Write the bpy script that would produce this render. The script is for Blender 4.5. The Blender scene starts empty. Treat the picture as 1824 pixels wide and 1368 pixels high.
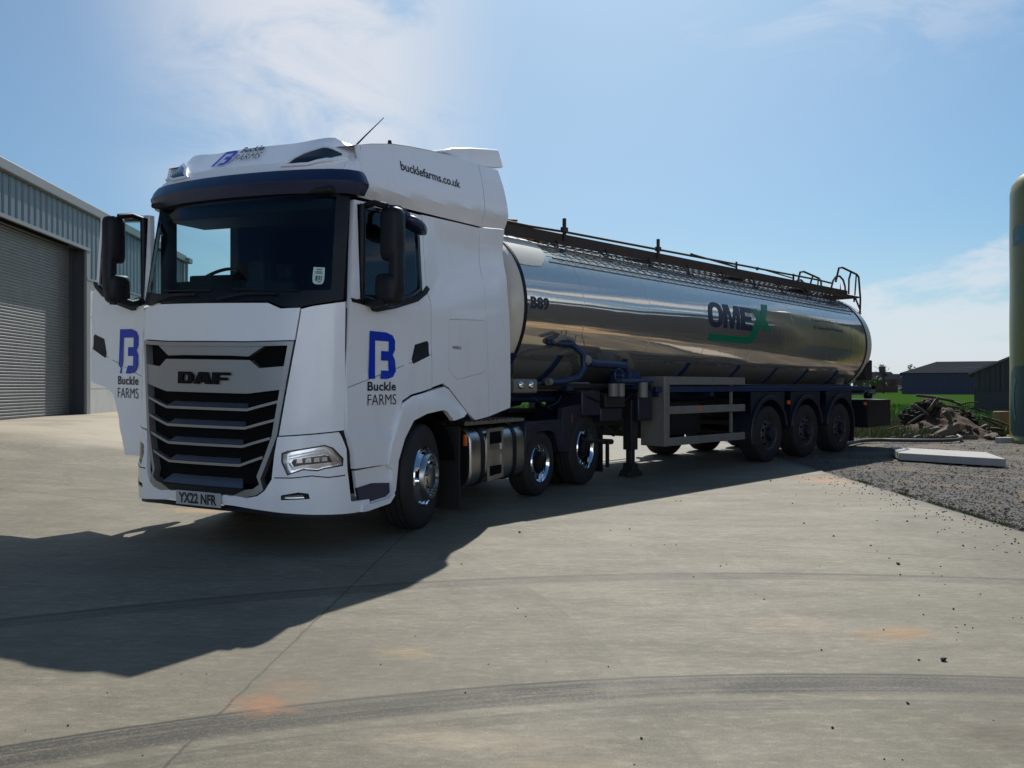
import bpy, bmesh, math, random
from mathutils import Vector, Matrix
from mathutils.geometry import delaunay_2d_cdt
random.seed(7)
C = bpy.context.scene.collection
sc = bpy.context.scene

# ------------------------------------------------------------------ camera, sky, sun
CAMZ = 1.37
cam = bpy.data.cameras.new("camera"); camo = bpy.data.objects.new("camera", cam); C.objects.link(camo)
cam.sensor_width = 36.0; cam.lens = 36.0 * 1423.0 / 1824.0
cam.shift_y = 3.0 / 1824.0
cam.clip_start = 0.1; cam.clip_end = 5000
camo.location = (0, 0, CAMZ); camo.rotation_euler = (math.radians(90), 0, 0)
sc.camera = camo
sc.view_settings.view_transform = 'Standard'; sc.view_settings.look = 'None'
sc.view_settings.exposure = 0.68; sc.view_settings.gamma = 1.0
sc.cycles.use_denoising = True
sc.cycles.max_bounces = 8; sc.cycles.transparent_max_bounces = 12
sc.cycles.caustics_reflective = False; sc.cycles.caustics_refractive = False
sc.cycles.sample_clamp_indirect = 6.0

SUN_DIR = Vector((0.135, 0.90, 1.0)).normalized()
sun_el = math.asin(SUN_DIR.z); sun_az = math.atan2(SUN_DIR.x, SUN_DIR.y)
SKY_STRENGTH = 0.050
SUN_STRENGTH = 3.3


class NT:
    """small helper to write node trees"""
    def __init__(s, tree): s.t = tree; s.n = tree.nodes; s.l = tree.links
    def node(s, typ, **kw):
        nd = s.n.new(typ)
        for k, v in kw.items(): setattr(nd, k, v)
        return nd
    def inp(s, nd, i, v):
        if v is None: return
        if isinstance(v, bpy.types.NodeSocket): s.l.new(v, nd.inputs[i])
        else:
            sock = nd.inputs[i]
            if isinstance(v, (tuple, list)) and len(v) == 3 and sock.type == 'RGBA': v = (*v, 1)
            sock.default_value = v
    def math(s, op, a, b=None, c=None, clamp=False):
        nd = s.node('ShaderNodeMath', operation=op, use_clamp=clamp)
        s.inp(nd, 0, a); s.inp(nd, 1, b); s.inp(nd, 2, c); return nd.outputs[0]
    def vmath(s, op, a, b=None, out=0):
        nd = s.node('ShaderNodeVectorMath', operation=op)
        s.inp(nd, 0, a); s.inp(nd, 1, b); return nd.outputs[out]
    def mix(s, f, a, b, mode='MIX'):
        nd = s.node('ShaderNodeMix', data_type='RGBA', blend_type=mode)
        s.inp(nd, 0, f); s.inp(nd, 6, a); s.inp(nd, 7, b); return nd.outputs[2]
    def noise(s, vec, scale=5, detail=4, rough=.55, dist=0.0, w=None):
        nd = s.node('ShaderNodeTexNoise'); s.inp(nd, 'Vector', vec); s.inp(nd, 'Scale', float(scale))
        s.inp(nd, 'Detail', float(detail)); s.inp(nd, 'Roughness', rough); s.inp(nd, 'Distortion', dist)
        return nd.outputs[0]
    def ramp(s, v, a, b, smooth=True):
        nd = s.node('ShaderNodeMapRange', interpolation_type='SMOOTHSTEP' if smooth else 'LINEAR')
        s.inp(nd, 0, v); s.inp(nd, 1, a); s.inp(nd, 2, b); s.inp(nd, 3, 0.0); s.inp(nd, 4, 1.0); return nd.outputs[0]
    def mapping(s, vec, loc=(0, 0, 0), rot=(0, 0, 0), scale=(1, 1, 1)):
        nd = s.node('ShaderNodeMapping'); s.inp(nd, 0, vec); s.inp(nd, 1, loc); s.inp(nd, 2, rot); s.inp(nd, 3, scale); return nd.outputs[0]
    def sep(s, v):
        nd = s.node('ShaderNodeSeparateXYZ'); s.inp(nd, 0, v); return nd.outputs
    def comb(s, x, y, z):
        nd = s.node('ShaderNodeCombineXYZ'); s.inp(nd, 0, x); s.inp(nd, 1, y); s.inp(nd, 2, z); return nd.outputs[0]
    def bump(s, h, strength=.3, dist=.01):
        nd = s.node('ShaderNodeBump'); s.inp(nd, 'Strength', strength); s.inp(nd, 'Distance', dist); s.inp(nd, 'Height', h); return nd.outputs[0]


world = bpy.data.worlds.new("World"); sc.world = world; world.use_nodes = True
w = NT(world.node_tree); w.n.clear()
sky = w.node('ShaderNodeTexSky', sky_type='NISHITA'); sky.sun_disc = False
sky.sun_elevation = sun_el; sky.sun_rotation = sun_az
sky.altitude = 0; sky.air_density = 1.0; sky.dust_density = 1.3; sky.ozone_density = 3.0
D = w.node('ShaderNodeTexCoord').outputs['Generated']
dx, dy, dz = w.sep(D)
def blob(c, r, sx=1.0, sz=1.0):
    v = Vector(c).normalized()
    d = w.vmath('SUBTRACT', D, tuple(v)); d = w.vmath('MULTIPLY', d, (1 / sx, 1.0, 1 / sz))
    ln = w.vmath('LENGTH', d, out=1)
    return w.math('SUBTRACT', 1.0, w.ramp(ln, r * .15, r))
cn = w.noise(w.mapping(D, scale=(3.0, 3.0, 7.0)), 1.6, 9, .6, .6)
cn2 = w.noise(w.mapping(D, loc=(3.3, 1, 2), scale=(5.0, 5.0, 13.0)), 1.6, 10, .62, .3)
wisp = w.math('MULTIPLY', blob((-.25, 1, .46), .40, .62, 1.5), w.ramp(cn, .26, .60))
wisp = w.math('ADD', w.math('MULTIPLY', wisp, .70), w.math('MULTIPLY', blob((-.05, 1, .42), .75, 1.1, .9), .22))
topw = w.math('MULTIPLY', blob((.48, 1, .50), .22, 1.3, .5), w.ramp(cn, .45, .6))
lowc = w.math('MULTIPLY', w.ramp(w.math('ADD', cn2, w.math('MULTIPLY', w.math('SUBTRACT', .125, dz), 3.0)), .47, .66), w.ramp(dx, .20, .44))
lowc = w.math('MULTIPLY', lowc, .62)
cl = w.math('ADD', w.math('ADD', wisp, w.math('MULTIPLY', topw, .28)), lowc, clamp=True)
skyc = w.mix(1.0, sky.outputs[0], (.68, 1.0, 1.14), 'MULTIPLY')
col = w.mix(cl, skyc, (9.3, 9.6, 10.3))
fill_bank = w.math('MULTIPLY', w.ramp(w.math('SUBTRACT', w.math('MULTIPLY', dx, .5), w.math('MULTIPLY', dy, .87)), .25, .7), w.math('SUBTRACT', 1.0, w.ramp(w.math('ADD', dz, w.math('MULTIPLY', cn, .3)), .32, .52)))  # unseen bright cloud bank behind the camera, added as fill light for the cab
col = w.mix(w.math('MULTIPLY', fill_bank, w.math('ADD', .45, w.math('MULTIPLY', w.ramp(cn2, .35, .65), .55))), col, (29, 30.5, 33.5))
streaks = w.math('MULTIPLY', w.math('MULTIPLY', w.ramp(w.noise(w.mapping(D, scale=(2, 2, 16)), 1.5, 6, .6, .4), .50, .66), w.ramp(dx, .62, .8)), w.ramp(dz, .6, .3))
col = w.mix(w.math('MULTIPLY', streaks, .8), col, (10, 10.2, 10.6))
hz = w.math('MULTIPLY', w.ramp(dz, .20, .0), .38)
col = w.mix(hz, col, (9.6, 10.3, 11.2))
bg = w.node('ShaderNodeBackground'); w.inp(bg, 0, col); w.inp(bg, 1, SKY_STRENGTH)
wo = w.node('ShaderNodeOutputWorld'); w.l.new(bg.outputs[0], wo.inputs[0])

sd = bpy.data.lights.new("sun", 'SUN'); sd.energy = SUN_STRENGTH; sd.angle = math.radians(.53); sd.color = (1, .955, .89)
so = bpy.data.objects.new("sun", sd); C.objects.link(so)
so.rotation_euler = (-SUN_DIR).to_track_quat('-Z', 'Y').to_euler(); so.location = (0, 0, 30)

# ------------------------------------------------------------------ materials
def newmat(name):
    m = bpy.data.materials.new(name); m.use_nodes = True; t = NT(m.node_tree)
    return m, t, t.n['Principled BSDF']
def simple(name, col, rough=.5, metal=0.0, var=.12, vscale=6.0, bump=0.0, bscale=40, coat=0.0, spec=.5, rvar=.0, grime=0.0, grimecol=(.12, .10, .08)):
    m, t, b = newmat(name)
    tc = t.node('ShaderNodeTexCoord').outputs['Object']
    n = t.noise(tc, vscale, 6, .6)
    c = t.mix(t.math('MULTIPLY', n, var), col, tuple(x * .45 for x in col))
    if grime:
        g = t.math('MULTIPLY', t.ramp(t.noise(t.mapping(tc, scale=(1, 1, .35)), 3.5, 8, .65), .48, .75), grime)
        c = t.mix(g, c, grimecol)
    t.inp(b, 'Base Color', c)
    r = t.math('ADD', rough - rvar / 2, t.math('MULTIPLY', t.noise(tc, vscale * 2, 5), rvar)) if rvar else rough
    t.inp(b, 'Roughness', r); t.inp(b, 'Metallic', metal); t.inp(b, 'Specular IOR Level', spec)
    if coat: t.inp(b, 'Coat Weight', coat); t.inp(b, 'Coat Roughness', .04)
    if bump: t.inp(b, 'Normal', t.bump(t.noise(tc, bscale, 4), bump, .005))
    return m
M = {}
M['white'] = simple('white_paint', (.87, .89, .92), .30, coat=.5, var=.04, vscale=1.5, rvar=.1, grime=.10, grimecol=(.42, .40, .37))
M['navy'] = simple('navy_plastic', (.008, .016, .06), .35, var=.3, coat=.15)
M['black'] = simple('black_plastic', (.007, .008, .012), .5, var=.3, rvar=.2, spec=.3)
M['gloss_black'] = simple('gloss_black', (.008, .009, .011), .2, var=.1, coat=.3)
M['frit'] = simple('black_glass_border', (.006, .008, .014), .35, var=.1, spec=.25)
M['void'] = simple('dark_recess', (.004, .004, .005), .8, spec=.1)
M['interior'] = simple('cab_trim', (.008, .009, .010), .75, var=.2)
M['rubber'] = simple('tyre_rubber', (.016, .016, .017), .75, var=.3, vscale=14, bump=.2, bscale=90, grime=.3, grimecol=(.05, .045, .04))
M['grille_silver'] = simple('grille_silver', (.34, .34, .35), .38, metal=.75, var=.1, rvar=.1)
M['alu'] = simple('brushed_aluminium', (.50, .50, .49), .30, metal=1.0, var=.25, vscale=3, rvar=.2, grime=.3, grimecol=(.10, .09, .08))
M['chrome'] = simple('polished_alloy', (.85, .86, .88), .09, metal=1.0, var=.05)
M['steelgrey'] = simple('galvanised_steel', (.22, .218, .20), .55, metal=.2, var=.4, vscale=5, rvar=.2, grime=.35, grimecol=(.10, .085, .07))
M['darkrim'] = simple('dirty_steel_rim', (.07, .072, .078), .5, metal=.4, var=.5, vscale=6, grime=.5, grimecol=(.05, .04, .035))
M['darkrust'] = simple('dark_weathered_steel', (.055, .04, .032), .7, metal=.3, var=.5, vscale=9, grime=.4, grimecol=(.10, .05, .025))
M['blue'] = simple('blue_chassis_paint', (.005, .028, .092), .45, var=.45, grime=.5, grimecol=(.03, .03, .03))
M['navyguard'] = simple('navy_mudguard', (.010, .014, .028), .45, var=.4, grime=.3, grimecol=(.035, .03, .028))
M['chassis'] = simple('black_chassis', (.010, .010, .011), .6, var=.4, grime=.3, grimecol=(.03, .027, .024))
M['cream'] = simple('cream_gelcoat', (.66, .63, .54), .35, var=.12, vscale=2, coat=.2, grime=.15, grimecol=(.4, .36, .28))
M['orange'] = simple('orange_reflector', (.65, .13, .015), .3)
M['red'] = simple('red_reflector', (.45, .025, .012), .3)
M['badgeblack'] = simple('badge_black', (.003, .003, .004), .6, spec=.15)
M['logoblue'] = simple('blue_vinyl', (.003, .035, .46), .35, spec=.3)
M['slatgrey'] = simple('slat_dark_grey', (.10, .115, .145), .35, metal=.5)
M['ink'] = simple('black_vinyl', (.010, .012, .022), .4)
M['green'] = simple('green_vinyl', (.0, .17, .085), .35)
M['navyvinyl'] = simple('navy_vinyl', (.012, .018, .045), .35)
M['plate'] = simple('plate_white', (.42, .43, .43), .35, var=.1)
M['sticker'] = simple('sticker_pale', (.50, .66, .60), .4)
M['stickerdark'] = simple('sticker_print', (.05, .10, .10), .4)
M['gold'] = simple('wood_end', (.35, .24, .12), .8, var=.5, vscale=12)
M['timber'] = simple('weathered_timber', (.085, .065, .05), .85, var=.7, vscale=9, bump=.3)
M['brick'] = simple('red_brick', (.22, .10, .07), .85, var=.5)
M['stone'] = simple('rubble_stone', (.14, .115, .09), .9, var=.6, vscale=9, bump=.4, bscale=30)
M['darkstone'] = simple('dark_pebble', (.045, .043, .042), .8, var=.5, vscale=30)
M['concblock'] = simple('concrete_slab', (.42, .41, .39), .85, var=.35, vscale=6, bump=.25, bscale=40, grime=.3, grimecol=(.14, .13, .11))
M['soil'] = simple('brown_soil', (.060, .030, .018), .95, var=.6, vscale=7, bump=.8, bscale=25)
M['skirt'] = simple('blue_grey_net_bar', (.02, .03, .045), .6, var=.3)
M['hose'] = simple('rubber_hose', (.07, .065, .06), .5)
M['rag'] = simple('pale_plastic_sheet', (.7, .7, .7), .6)

def glass(name, tint, gloss=(.9, .95, 1.0), base=.04):
    m = bpy.data.materials.new(name); m.use_nodes = True; t = NT(m.node_tree); t.n.clear()
    tr = t.node('ShaderNodeBsdfTransparent'); t.inp(tr, 0, tint)
    gl = t.node('ShaderNodeBsdfGlossy'); t.inp(gl, 0, gloss); t.inp(gl, 'Roughness', .015)
    fr = t.node('ShaderNodeFresnel'); t.inp(fr, 0, 1.5)
    mx = t.node('ShaderNodeMixShader'); t.inp(mx, 0, fr.outputs[0])
    t.l.new(tr.outputs[0], mx.inputs[1]); t.l.new(gl.outputs[0], mx.inputs[2])
    o = t.node('ShaderNodeOutputMaterial'); t.l.new(mx.outputs[0], o.inputs[0]); return m
M['windscreen'] = glass('windscreen_glass', (.58, .78, .78), (.55, .6, .7))
M['sideglass'] = glass('side_glass', (.60, .80, .82), (.6, .68, .8))
M['lens'] = glass('clear_lens', (.9, .92, .95))

def tank_mat():
    m, t, b = newmat('polished_stainless_tank')
    o = t.node('ShaderNodeTexCoord').outputs['Object']
    x, y, z = t.sep(o)
    n1 = t.noise(t.comb(t.math('MULTIPLY', x, 9.0), t.math('MULTIPLY', y, .5), t.math('MULTIPLY', z, .6)), 1.0, 5, .6)
    n2 = t.noise(t.comb(t.math('MULTIPLY', x, .5), t.math('MULTIPLY', y, 1.0), t.math('MULTIPLY', z, 1.0)), 1.1, 2, .5)
    # faint vertical weld rings every 1.55 m and wipe streaks
    saw = t.math('ABSOLUTE', t.math('SUBTRACT', t.math('FRACT', t.math('DIVIDE', x, 1.55)), .5))
    weld = t.math('SUBTRACT', 1.0, t.ramp(saw, .0, .006))
    streak = t.ramp(t.noise(t.comb(t.math('MULTIPLY', x, 14.0), 0.0, t.math('MULTIPLY', z, .7)), 1.0, 6, .7), .52, .8)
    col = t.mix(t.math('MULTIPLY', streak, .35), (.86, .76, .63), (.50, .43, .35))
    col = t.mix(t.math('MULTIPLY', weld, .5), col, (.2, .19, .18))
    t.inp(b, 'Base Color', col); t.inp(b, 'Metallic', 1.0)
    t.inp(b, 'Roughness', t.math('ADD', .05, t.math('MULTIPLY', streak, .08)))
    h = t.math('ADD', t.math('ADD', t.math('MULTIPLY', n1, .12), t.math('MULTIPLY', n2, 1.3)), t.math('MULTIPLY', weld, .05))
    bm_ = t.bump(h, .6, .02); t.inp(b, 'Normal', bm_)
    # the rolled finish also scatters: a satin lobe under the mirror one
    b2 = t.node('ShaderNodeBsdfPrincipled'); t.inp(b2, 'Base Color', (.60, .58, .54)); t.inp(b2, 'Metallic', .45); t.inp(b2, 'Roughness', .48); t.inp(b2, 'Normal', bm_)
    mx = t.node('ShaderNodeMixShader'); t.inp(mx, 0, .26); t.l.new(b.outputs[0], mx.inputs[1]); t.l.new(b2.outputs[0], mx.inputs[2])
    t.l.new(mx.outputs[0], t.n['Material Output'].inputs[0]); return m
M['tank'] = tank_mat()

# ------------------------------------------------------------------ mesh building
class G:
    def __init__(s): s.v = []; s.f = []; s.m = []
    def add(s, vs, fs, mi=0):
        o = len(s.v); s.v += [tuple(p) for p in vs]
        for f in fs: s.f.append(tuple(i + o for i in f)); s.m.append(mi)
    def box(s, lo, hi, mi=0, rot=None, c=None):
        vs = [(x, y, z) for x in (lo[0], hi[0]) for y in (lo[1], hi[1]) for z in (lo[2], hi[2])]
        if rot is not None:
            c = Vector(c or [(lo[i] + hi[i]) / 2 for i in range(3)]); vs = [tuple(rot @ (Vector(p) - c) + c) for p in vs]
        s.add(vs, [(0, 1, 3, 2), (4, 6, 7, 5), (0, 4, 5, 1), (2, 3, 7, 6), (0, 2, 6, 4), (1, 5, 7, 3)], mi)
    def tube(s, pts, r, n=10, mi=0, cap=True, closed=False):
        pts = [Vector(p) for p in pts]; k = len(pts); rings = []
        rr = r if isinstance(r, (list, tuple)) else [r] * k
        up = None
        for i, p in enumerate(pts):
            if closed: t = pts[(i + 1) % k] - pts[i - 1]
            else: t = pts[min(i + 1, k - 1)] - pts[max(i - 1, 0)]
            t.normalize()
            if up is None: up = Vector((0, 0, 1)) if abs(t.z) < .9 else Vector((1, 0, 0))
            a = (up - t * up.dot(t)).normalized(); b = t.cross(a); up = a
            rings.append([tuple(p + (a * math.cos(2 * math.pi * j / n) + b * math.sin(2 * math.pi * j / n)) * rr[i]) for j in range(n)])
        vs = [q for ring in rings for q in ring]; fs = []
        for i in range(k if closed else k - 1):
            for j in range(n):
                a_, b_ = i * n, ((i + 1) % k) * n; j2 = (j + 1) % n
                fs.append((a_ + j, a_ + j2, b_ + j2, b_ + j))
        if cap and not closed: fs.append(tuple(range(n))[::-1]); fs.append(tuple((k - 1) * n + j for j in range(n)))
        s.add(vs, fs, mi)
    def lathe(s, prof, n=48, axis='y', c=(0, 0, 0), mi=0, a0=0, a1=360, closedprof=False):
        full = abs(a1 - a0) >= 359.9; steps = n if full else n + 1; vs = []; fs = []
        for i in range(steps):
            a = math.radians(a0 + (a1 - a0) * i / n)
            for (r, h) in prof:
                if axis == 'y': p = (c[0] + r * math.cos(a), c[1] + h, c[2] + r * math.sin(a))
                elif axis == 'x': p = (c[0] + h, c[1] + r * math.cos(a), c[2] + r * math.sin(a))
                else: p = (c[0] + r * math.cos(a), c[1] + r * math.sin(a), c[2] + h)
                vs.append(p)
        k = len(prof)
        for i in range(n):
            i2 = (i + 1) % steps
            for j in range(k if closedprof else k - 1):
                j2 = (j + 1) % k
                fs.append((i * k + j, i * k + j2, i2 * k + j2, i2 * k + j))
        if not full and closedprof:
            fs.append(tuple(range(k))); fs.append(tuple((steps - 1) * k + j for j in range(k))[::-1])
        s.add(vs, fs, mi)
    def prism(s, poly, fn0, fn1, mi=0):
        """poly: 2D points, fn0/fn1 map (u,v)->3D for both faces"""
        k = len(poly); vs = [fn0(*p) for p in poly] + [fn1(*p) for p in poly]
        fs = [tuple(range(k)), tuple(range(2 * k - 1, k - 1, -1))] + [(i, i + k, (i + 1) % k + k, (i + 1) % k) for i in range(k)]
        s.add(vs, fs, mi)
    def grid(s, fn, us, vs_, mi=0, t=None):
        nu, nv = len(us), len(vs_); P = [fn(u, v) for u in us for v in vs_]; fs = []
        for i in range(nu - 1):
            for j in range(nv - 1): fs.append((i * nv + j, (i + 1) * nv + j, (i + 1) * nv + j + 1, i * nv + j + 1))
        s.add(P, fs, mi)
    def sheet(s, P, outline, holes=(), t=.02, grid=.12, off=0.0, mi=0, gv=None):
        vs, fs = sheet_mesh(P, outline, holes, t, grid, off, gv); s.add(vs, fs, mi)
    def build(s, name, mat, parent=None, smooth=30, bevel=0, warp=None, flip=True, recalc=True):
        me = bpy.data.meshes.new(name)
        vs = [warp(*p) for p in s.v] if warp else s.v
        if flip: vs = [(p[0], -p[1], p[2]) for p in vs]
        me.from_pydata(vs, [], s.f); mats = mat if isinstance(mat, (list, tuple)) else [mat]
        for m_ in mats: me.materials.append(m_)
        if len(mats) > 1: me.polygons.foreach_set('material_index', s.m)
        if recalc:
            bm = bmesh.new(); bm.from_mesh(me); bmesh.ops.recalc_face_normals(bm, faces=bm.faces); bm.to_mesh(me); bm.free()
        if smooth:
            me.shade_smooth(); me.set_sharp_from_angle(angle=math.radians(smooth))
        o = bpy.data.objects.new(name, me); C.objects.link(o)
        if parent: o.parent = parent
        if bevel:
            md = o.modifiers.new('bevel', 'BEVEL'); md.width = bevel; md.segments = 2; md.limit_method = 'ANGLE'; md.angle_limit = math.radians(35)
        return o

def inpoly(p, poly):
    x, y = p; r = False; n = len(poly); j = n - 1
    for i in range(n):
        xi, yi = poly[i]; xj, yj = poly[j]
        if (yi > y) != (yj > y) and x < (xj - xi) * (y - yi) / (yj - yi) + xi: r = not r
        j = i
    return r
def subdiv(poly, d):
    out = []
    for i in range(len(poly)):
        a = poly[i]; b = poly[(i + 1) % len(poly)]; L = math.hypot(b[0] - a[0], b[1] - a[1]); k = max(1, int(math.ceil(L / d)))
        for j in range(k): out.append((a[0] + (b[0] - a[0]) * j / k, a[1] + (b[1] - a[1]) * j / k))
    return out
def nrm(P, u, v, e=.002):
    a = Vector(P(u + e, v)) - Vector(P(u - e, v)); b = Vector(P(u, v + e)) - Vector(P(u, v - e)); n = a.cross(b)
    return n.normalized()
def sheet_mesh(P, outline, holes, t, grid, off, gv=None):
    gv = gv or grid
    out = subdiv(outline, min(grid, gv)); hs = [subdiv(h, min(grid, gv)) for h in holes]
    pts = list(out); edges = [(i, (i + 1) % len(out)) for i in range(len(out))]
    for h in hs:
        o = len(pts); pts += h; edges += [(o + i, o + (i + 1) % len(h)) for i in range(len(h))]
    us = [p[0] for p in out]; vv = [p[1] for p in out]; bl = list(pts)
    u = min(us) + grid * .5; md = (min(grid, gv) * .35) ** 2
    while u < max(us):
        v = min(vv) + gv * .5
        while v < max(vv):
            if inpoly((u, v), out) and not any(inpoly((u, v), h) for h in hs) and all((u - q[0]) ** 2 + (v - q[1]) ** 2 > md for q in bl): pts.append((u, v))
            v += gv
        u += grid
    r = delaunay_2d_cdt([Vector(p) for p in pts], edges, [], 0, 1e-6)
    V2 = [(q.x, q.y) for q in r[0]]; tris = []
    for f in r[2]:
        c = (sum(V2[i][0] for i in f) / len(f), sum(V2[i][1] for i in f) / len(f))
        if inpoly(c, out) and not any(inpoly(c, h) for h in hs): tris.append(tuple(f))
    N = [nrm(P, *p) for p in V2]
    top = [tuple(Vector(P(*p)) + n * off) for p, n in zip(V2, N)]
    if not t: return top, tris
    bot = [tuple(Vector(P(*p)) + n * (off - t)) for p, n in zip(V2, N)]; k = len(V2)
    fs = list(tris) + [tuple(i + k for i in f[::-1]) for f in tris]
    cnt = {}
    for f in tris:
        for i in range(len(f)):
            e = (f[i], f[(i + 1) % len(f)]); cnt[e] = 1
    for (a, b) in list(cnt):
        if (b, a) not in cnt: fs.append((b, a, a + k, b + k))
    return top + bot, fs
_tc = {}
def text2d(s, bold=0.0, spacing=1.0):
    key = (s, bold, spacing)
    if key in _tc: return _tc[key]
    cu = bpy.data.curves.new('txt', 'FONT'); cu.body = s; cu.size = 1.0; cu.offset = bold; cu.space_character = spacing; cu.resolution_u = 4
    ob = bpy.data.objects.new('txt', cu); C.objects.link(ob); bpy.context.view_layer.update()
    dg = bpy.context.evaluated_depsgraph_get(); me = bpy.data.meshes.new_from_object(ob.evaluated_get(dg))
    vs = [(v.co.x, v.co.y) for v in me.vertices]; fs = [tuple(p.vertices) for p in me.polygons]
    bpy.data.objects.remove(ob); bpy.data.curves.remove(cu); bpy.data.meshes.remove(me)
    x0 = min(v[0] for v in vs); x1 = max(v[0] for v in vs); y0 = min(v[1] for v in vs); y1 = max(v[1] for v in vs)
    vs = [((a - x0) / (x1 - x0), (b - y0) / (y1 - y0)) for a, b in vs]
    _tc[key] = (vs, fs); return _tc[key]
def put_text(g, s, fn, bold=0.0, spacing=1.0, mi=0):
    """fn maps unit square (a,b) to 3D"""
    vs, fs = text2d(s, bold, spacing); g.add([fn(*p) for p in vs], fs, mi)

def lerp_table(tab, x):
    if x <= tab[0][0]: return tab[0][1]
    for (a, va), (b, vb) in zip(tab, tab[1:]):
        if x <= b: return va + (vb - va) * (x - a) / (b - a)
    return tab[-1][1]
def sstep(x, a, b):
    t = min(1, max(0, (x - a) / (b - a))); return t * t * (3 - 2 * t)
def clamp(x, a=0, b=1): return max(a, min(b, x))
def arc(c, r, a0, a1, n): return [(c[0] + r * math.cos(math.radians(a0 + (a1 - a0) * i / n)), c[1] + r * math.sin(math.radians(a0 + (a1 - a0) * i / n))) for i in range(n + 1)]

def tag(o, label=None, cat=None, group=None, kind=None):
    if label: o['label'] = label
    if cat: o['category'] = cat
    if group: o['group'] = group
    if kind: o['kind'] = kind
    return o
def empty(name, loc, rz=0.0, label=None, cat=None, group=None):
    o = bpy.data.objects.new(name, None); C.objects.link(o); o.location = loc; o.rotation_euler = (0, 0, rz)
    o.empty_display_size = .3
    return tag(o, label, cat, group)
def copy_tree(o, parent=None):
    c = o.copy(); C.objects.link(c)
    if parent: c.parent = parent
    for ch in list(o.children): copy_tree(ch, c)
    return c
# ------------------------------------------------------------------ frames of the two vehicles
TH = math.radians(28.6); PH = math.radians(45.5)
TO = (-2.68, 6.87)
KP = (TO[0] + 4.95 * math.sin(TH), TO[1] + 4.95 * math.cos(TH))

def W(x, y, z):     # the cab leans a little on its air suspension
    return (x, y, z + (1.25 - y) * .03 * clamp((z - .7) / 1.0, 0, 1.5))

# plan of the cab nose: points (x, y) from the centre line round the corner
PLAN = [(.045, 0), (.055, .3), (.078, .6), (.115, .8), (.155, .935), (.235, 1.08), (.325, 1.18), (.41, 1.235), (.52, 1.26), (.66, 1.268), (.9, 1.27)]
def _q():
    q = [0.0]
    for (a, b), (c, d) in zip(PLAN, PLAN[1:]): q.append(q[-1] + (math.hypot(c - a, d - b) if b >= 1.079 else d - b))
    return q
PQ = _q()
PXT = list(zip(PQ, [p[0] for p in PLAN])); PYT = list(zip(PQ, [p[1] for p in PLAN]))
BASE = [(.3, -.04), (.5, -.05), (.93, -.025), (1.75, 0), (2.05, .02), (2.6, .15), (3.05, .275), (3.25, .33), (3.6, .45)]
def plan_smooth(tab, q):
    h = .05; return (lerp_table(tab, q - h) + lerp_table(tab, q + h) + 2 * lerp_table(tab, q)) / 4
def PF(q, z):
    a = abs(q)
    x = plan_smooth(PXT, a) if a > .05 else PXT[0][1]
    y = plan_smooth(PYT, a) if a > .06 else a
    wgt = 1 - .6 * sstep(a, .85, 1.35)
    yin = .0 if z < 2.05 else .055 * (z - 2.05) * sstep(a, .6, 1.2)
    return (x + lerp_table(BASE, z) * wgt, math.copysign(y - yin, q), z)
PF.sg = -1
def nrm(P, u, v, e=.003):
    a = Vector(P(u + e, v)) - Vector(P(u - e, v)); b = Vector(P(u, v + e)) - Vector(P(u, v - e)); n = a.cross(b)
    return n.normalized() * getattr(P, 'sg', 1)

TOPZ = [(.4, 3.34), (.58, 3.415), (.79, 3.485), (1.11, 3.57), (1.37, 3.616), (1.74, 3.67), (2.14, 3.715), (2.47, 3.744), (2.78, 3.76), (3.24, 3.79)]
def S(x, z):
    zg = 2.97 + .05 * (x - .5); zo = 3.05 + .085 * (x - .5); zt = lerp_table(TOPZ, x)
    y = 1.262
    if z < zg:
        y -= .055 * clamp((z - 2.05) / .92)
        # crease under the handle, lower ledge
        y -= .012 * sstep(z, 1.35 + .25 * (x - .4) - .02, 1.35 + .25 * (x - .4) + .02) * (1 if x < 1.66 else max(0, 1 - (x - 1.66) * 2))
        y += .018 * (1 - sstep(z, .93, .99)) * (1 if x < 1.1 else 0)
        if x > 1.6:
            zl = 2.14 + .335 * (x - 1.66)
            y -= .035 * sstep(z, zl - .02, zl + .16) * clamp((x - 1.6) / .3) 
            y += .034 * sstep(z, 2.75, zg) * clamp((x - 1.6) / .3)
    else:
        if z < zo: y = lerp_table([(zg, 1.205), (zo, 1.275)], z)
        else:
            y = 1.275 - .07 * ((z - zo) / max(.05, zt - zo)) ** 2
            zk = 3.21 + .10 * (x - .8)
            y -= .010 * sstep(z, zk - .01, zk + .02) * (1 - sstep(x, 1.7, 2.15))
    if x > 2.75: y -= .0
    return y
def PSn(x, z): return (x, S(x, z), z)
PSn.sg = -1
def PSf(x, z): return (x, -S(x, z), z)
PSf.sg = 1
def side(sd): return PSn if sd > 0 else PSf

tractor = empty('lorry_tractor', (TO[0], TO[1], 0), math.pi / 2 - TH,
                'white articulated lorry cab unit with blue B emblems and its far door standing open', 'lorry')

def part(g, name, mat, parent=None, **kw): return g.build(name, mat, parent or tractor, **kw)

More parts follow.
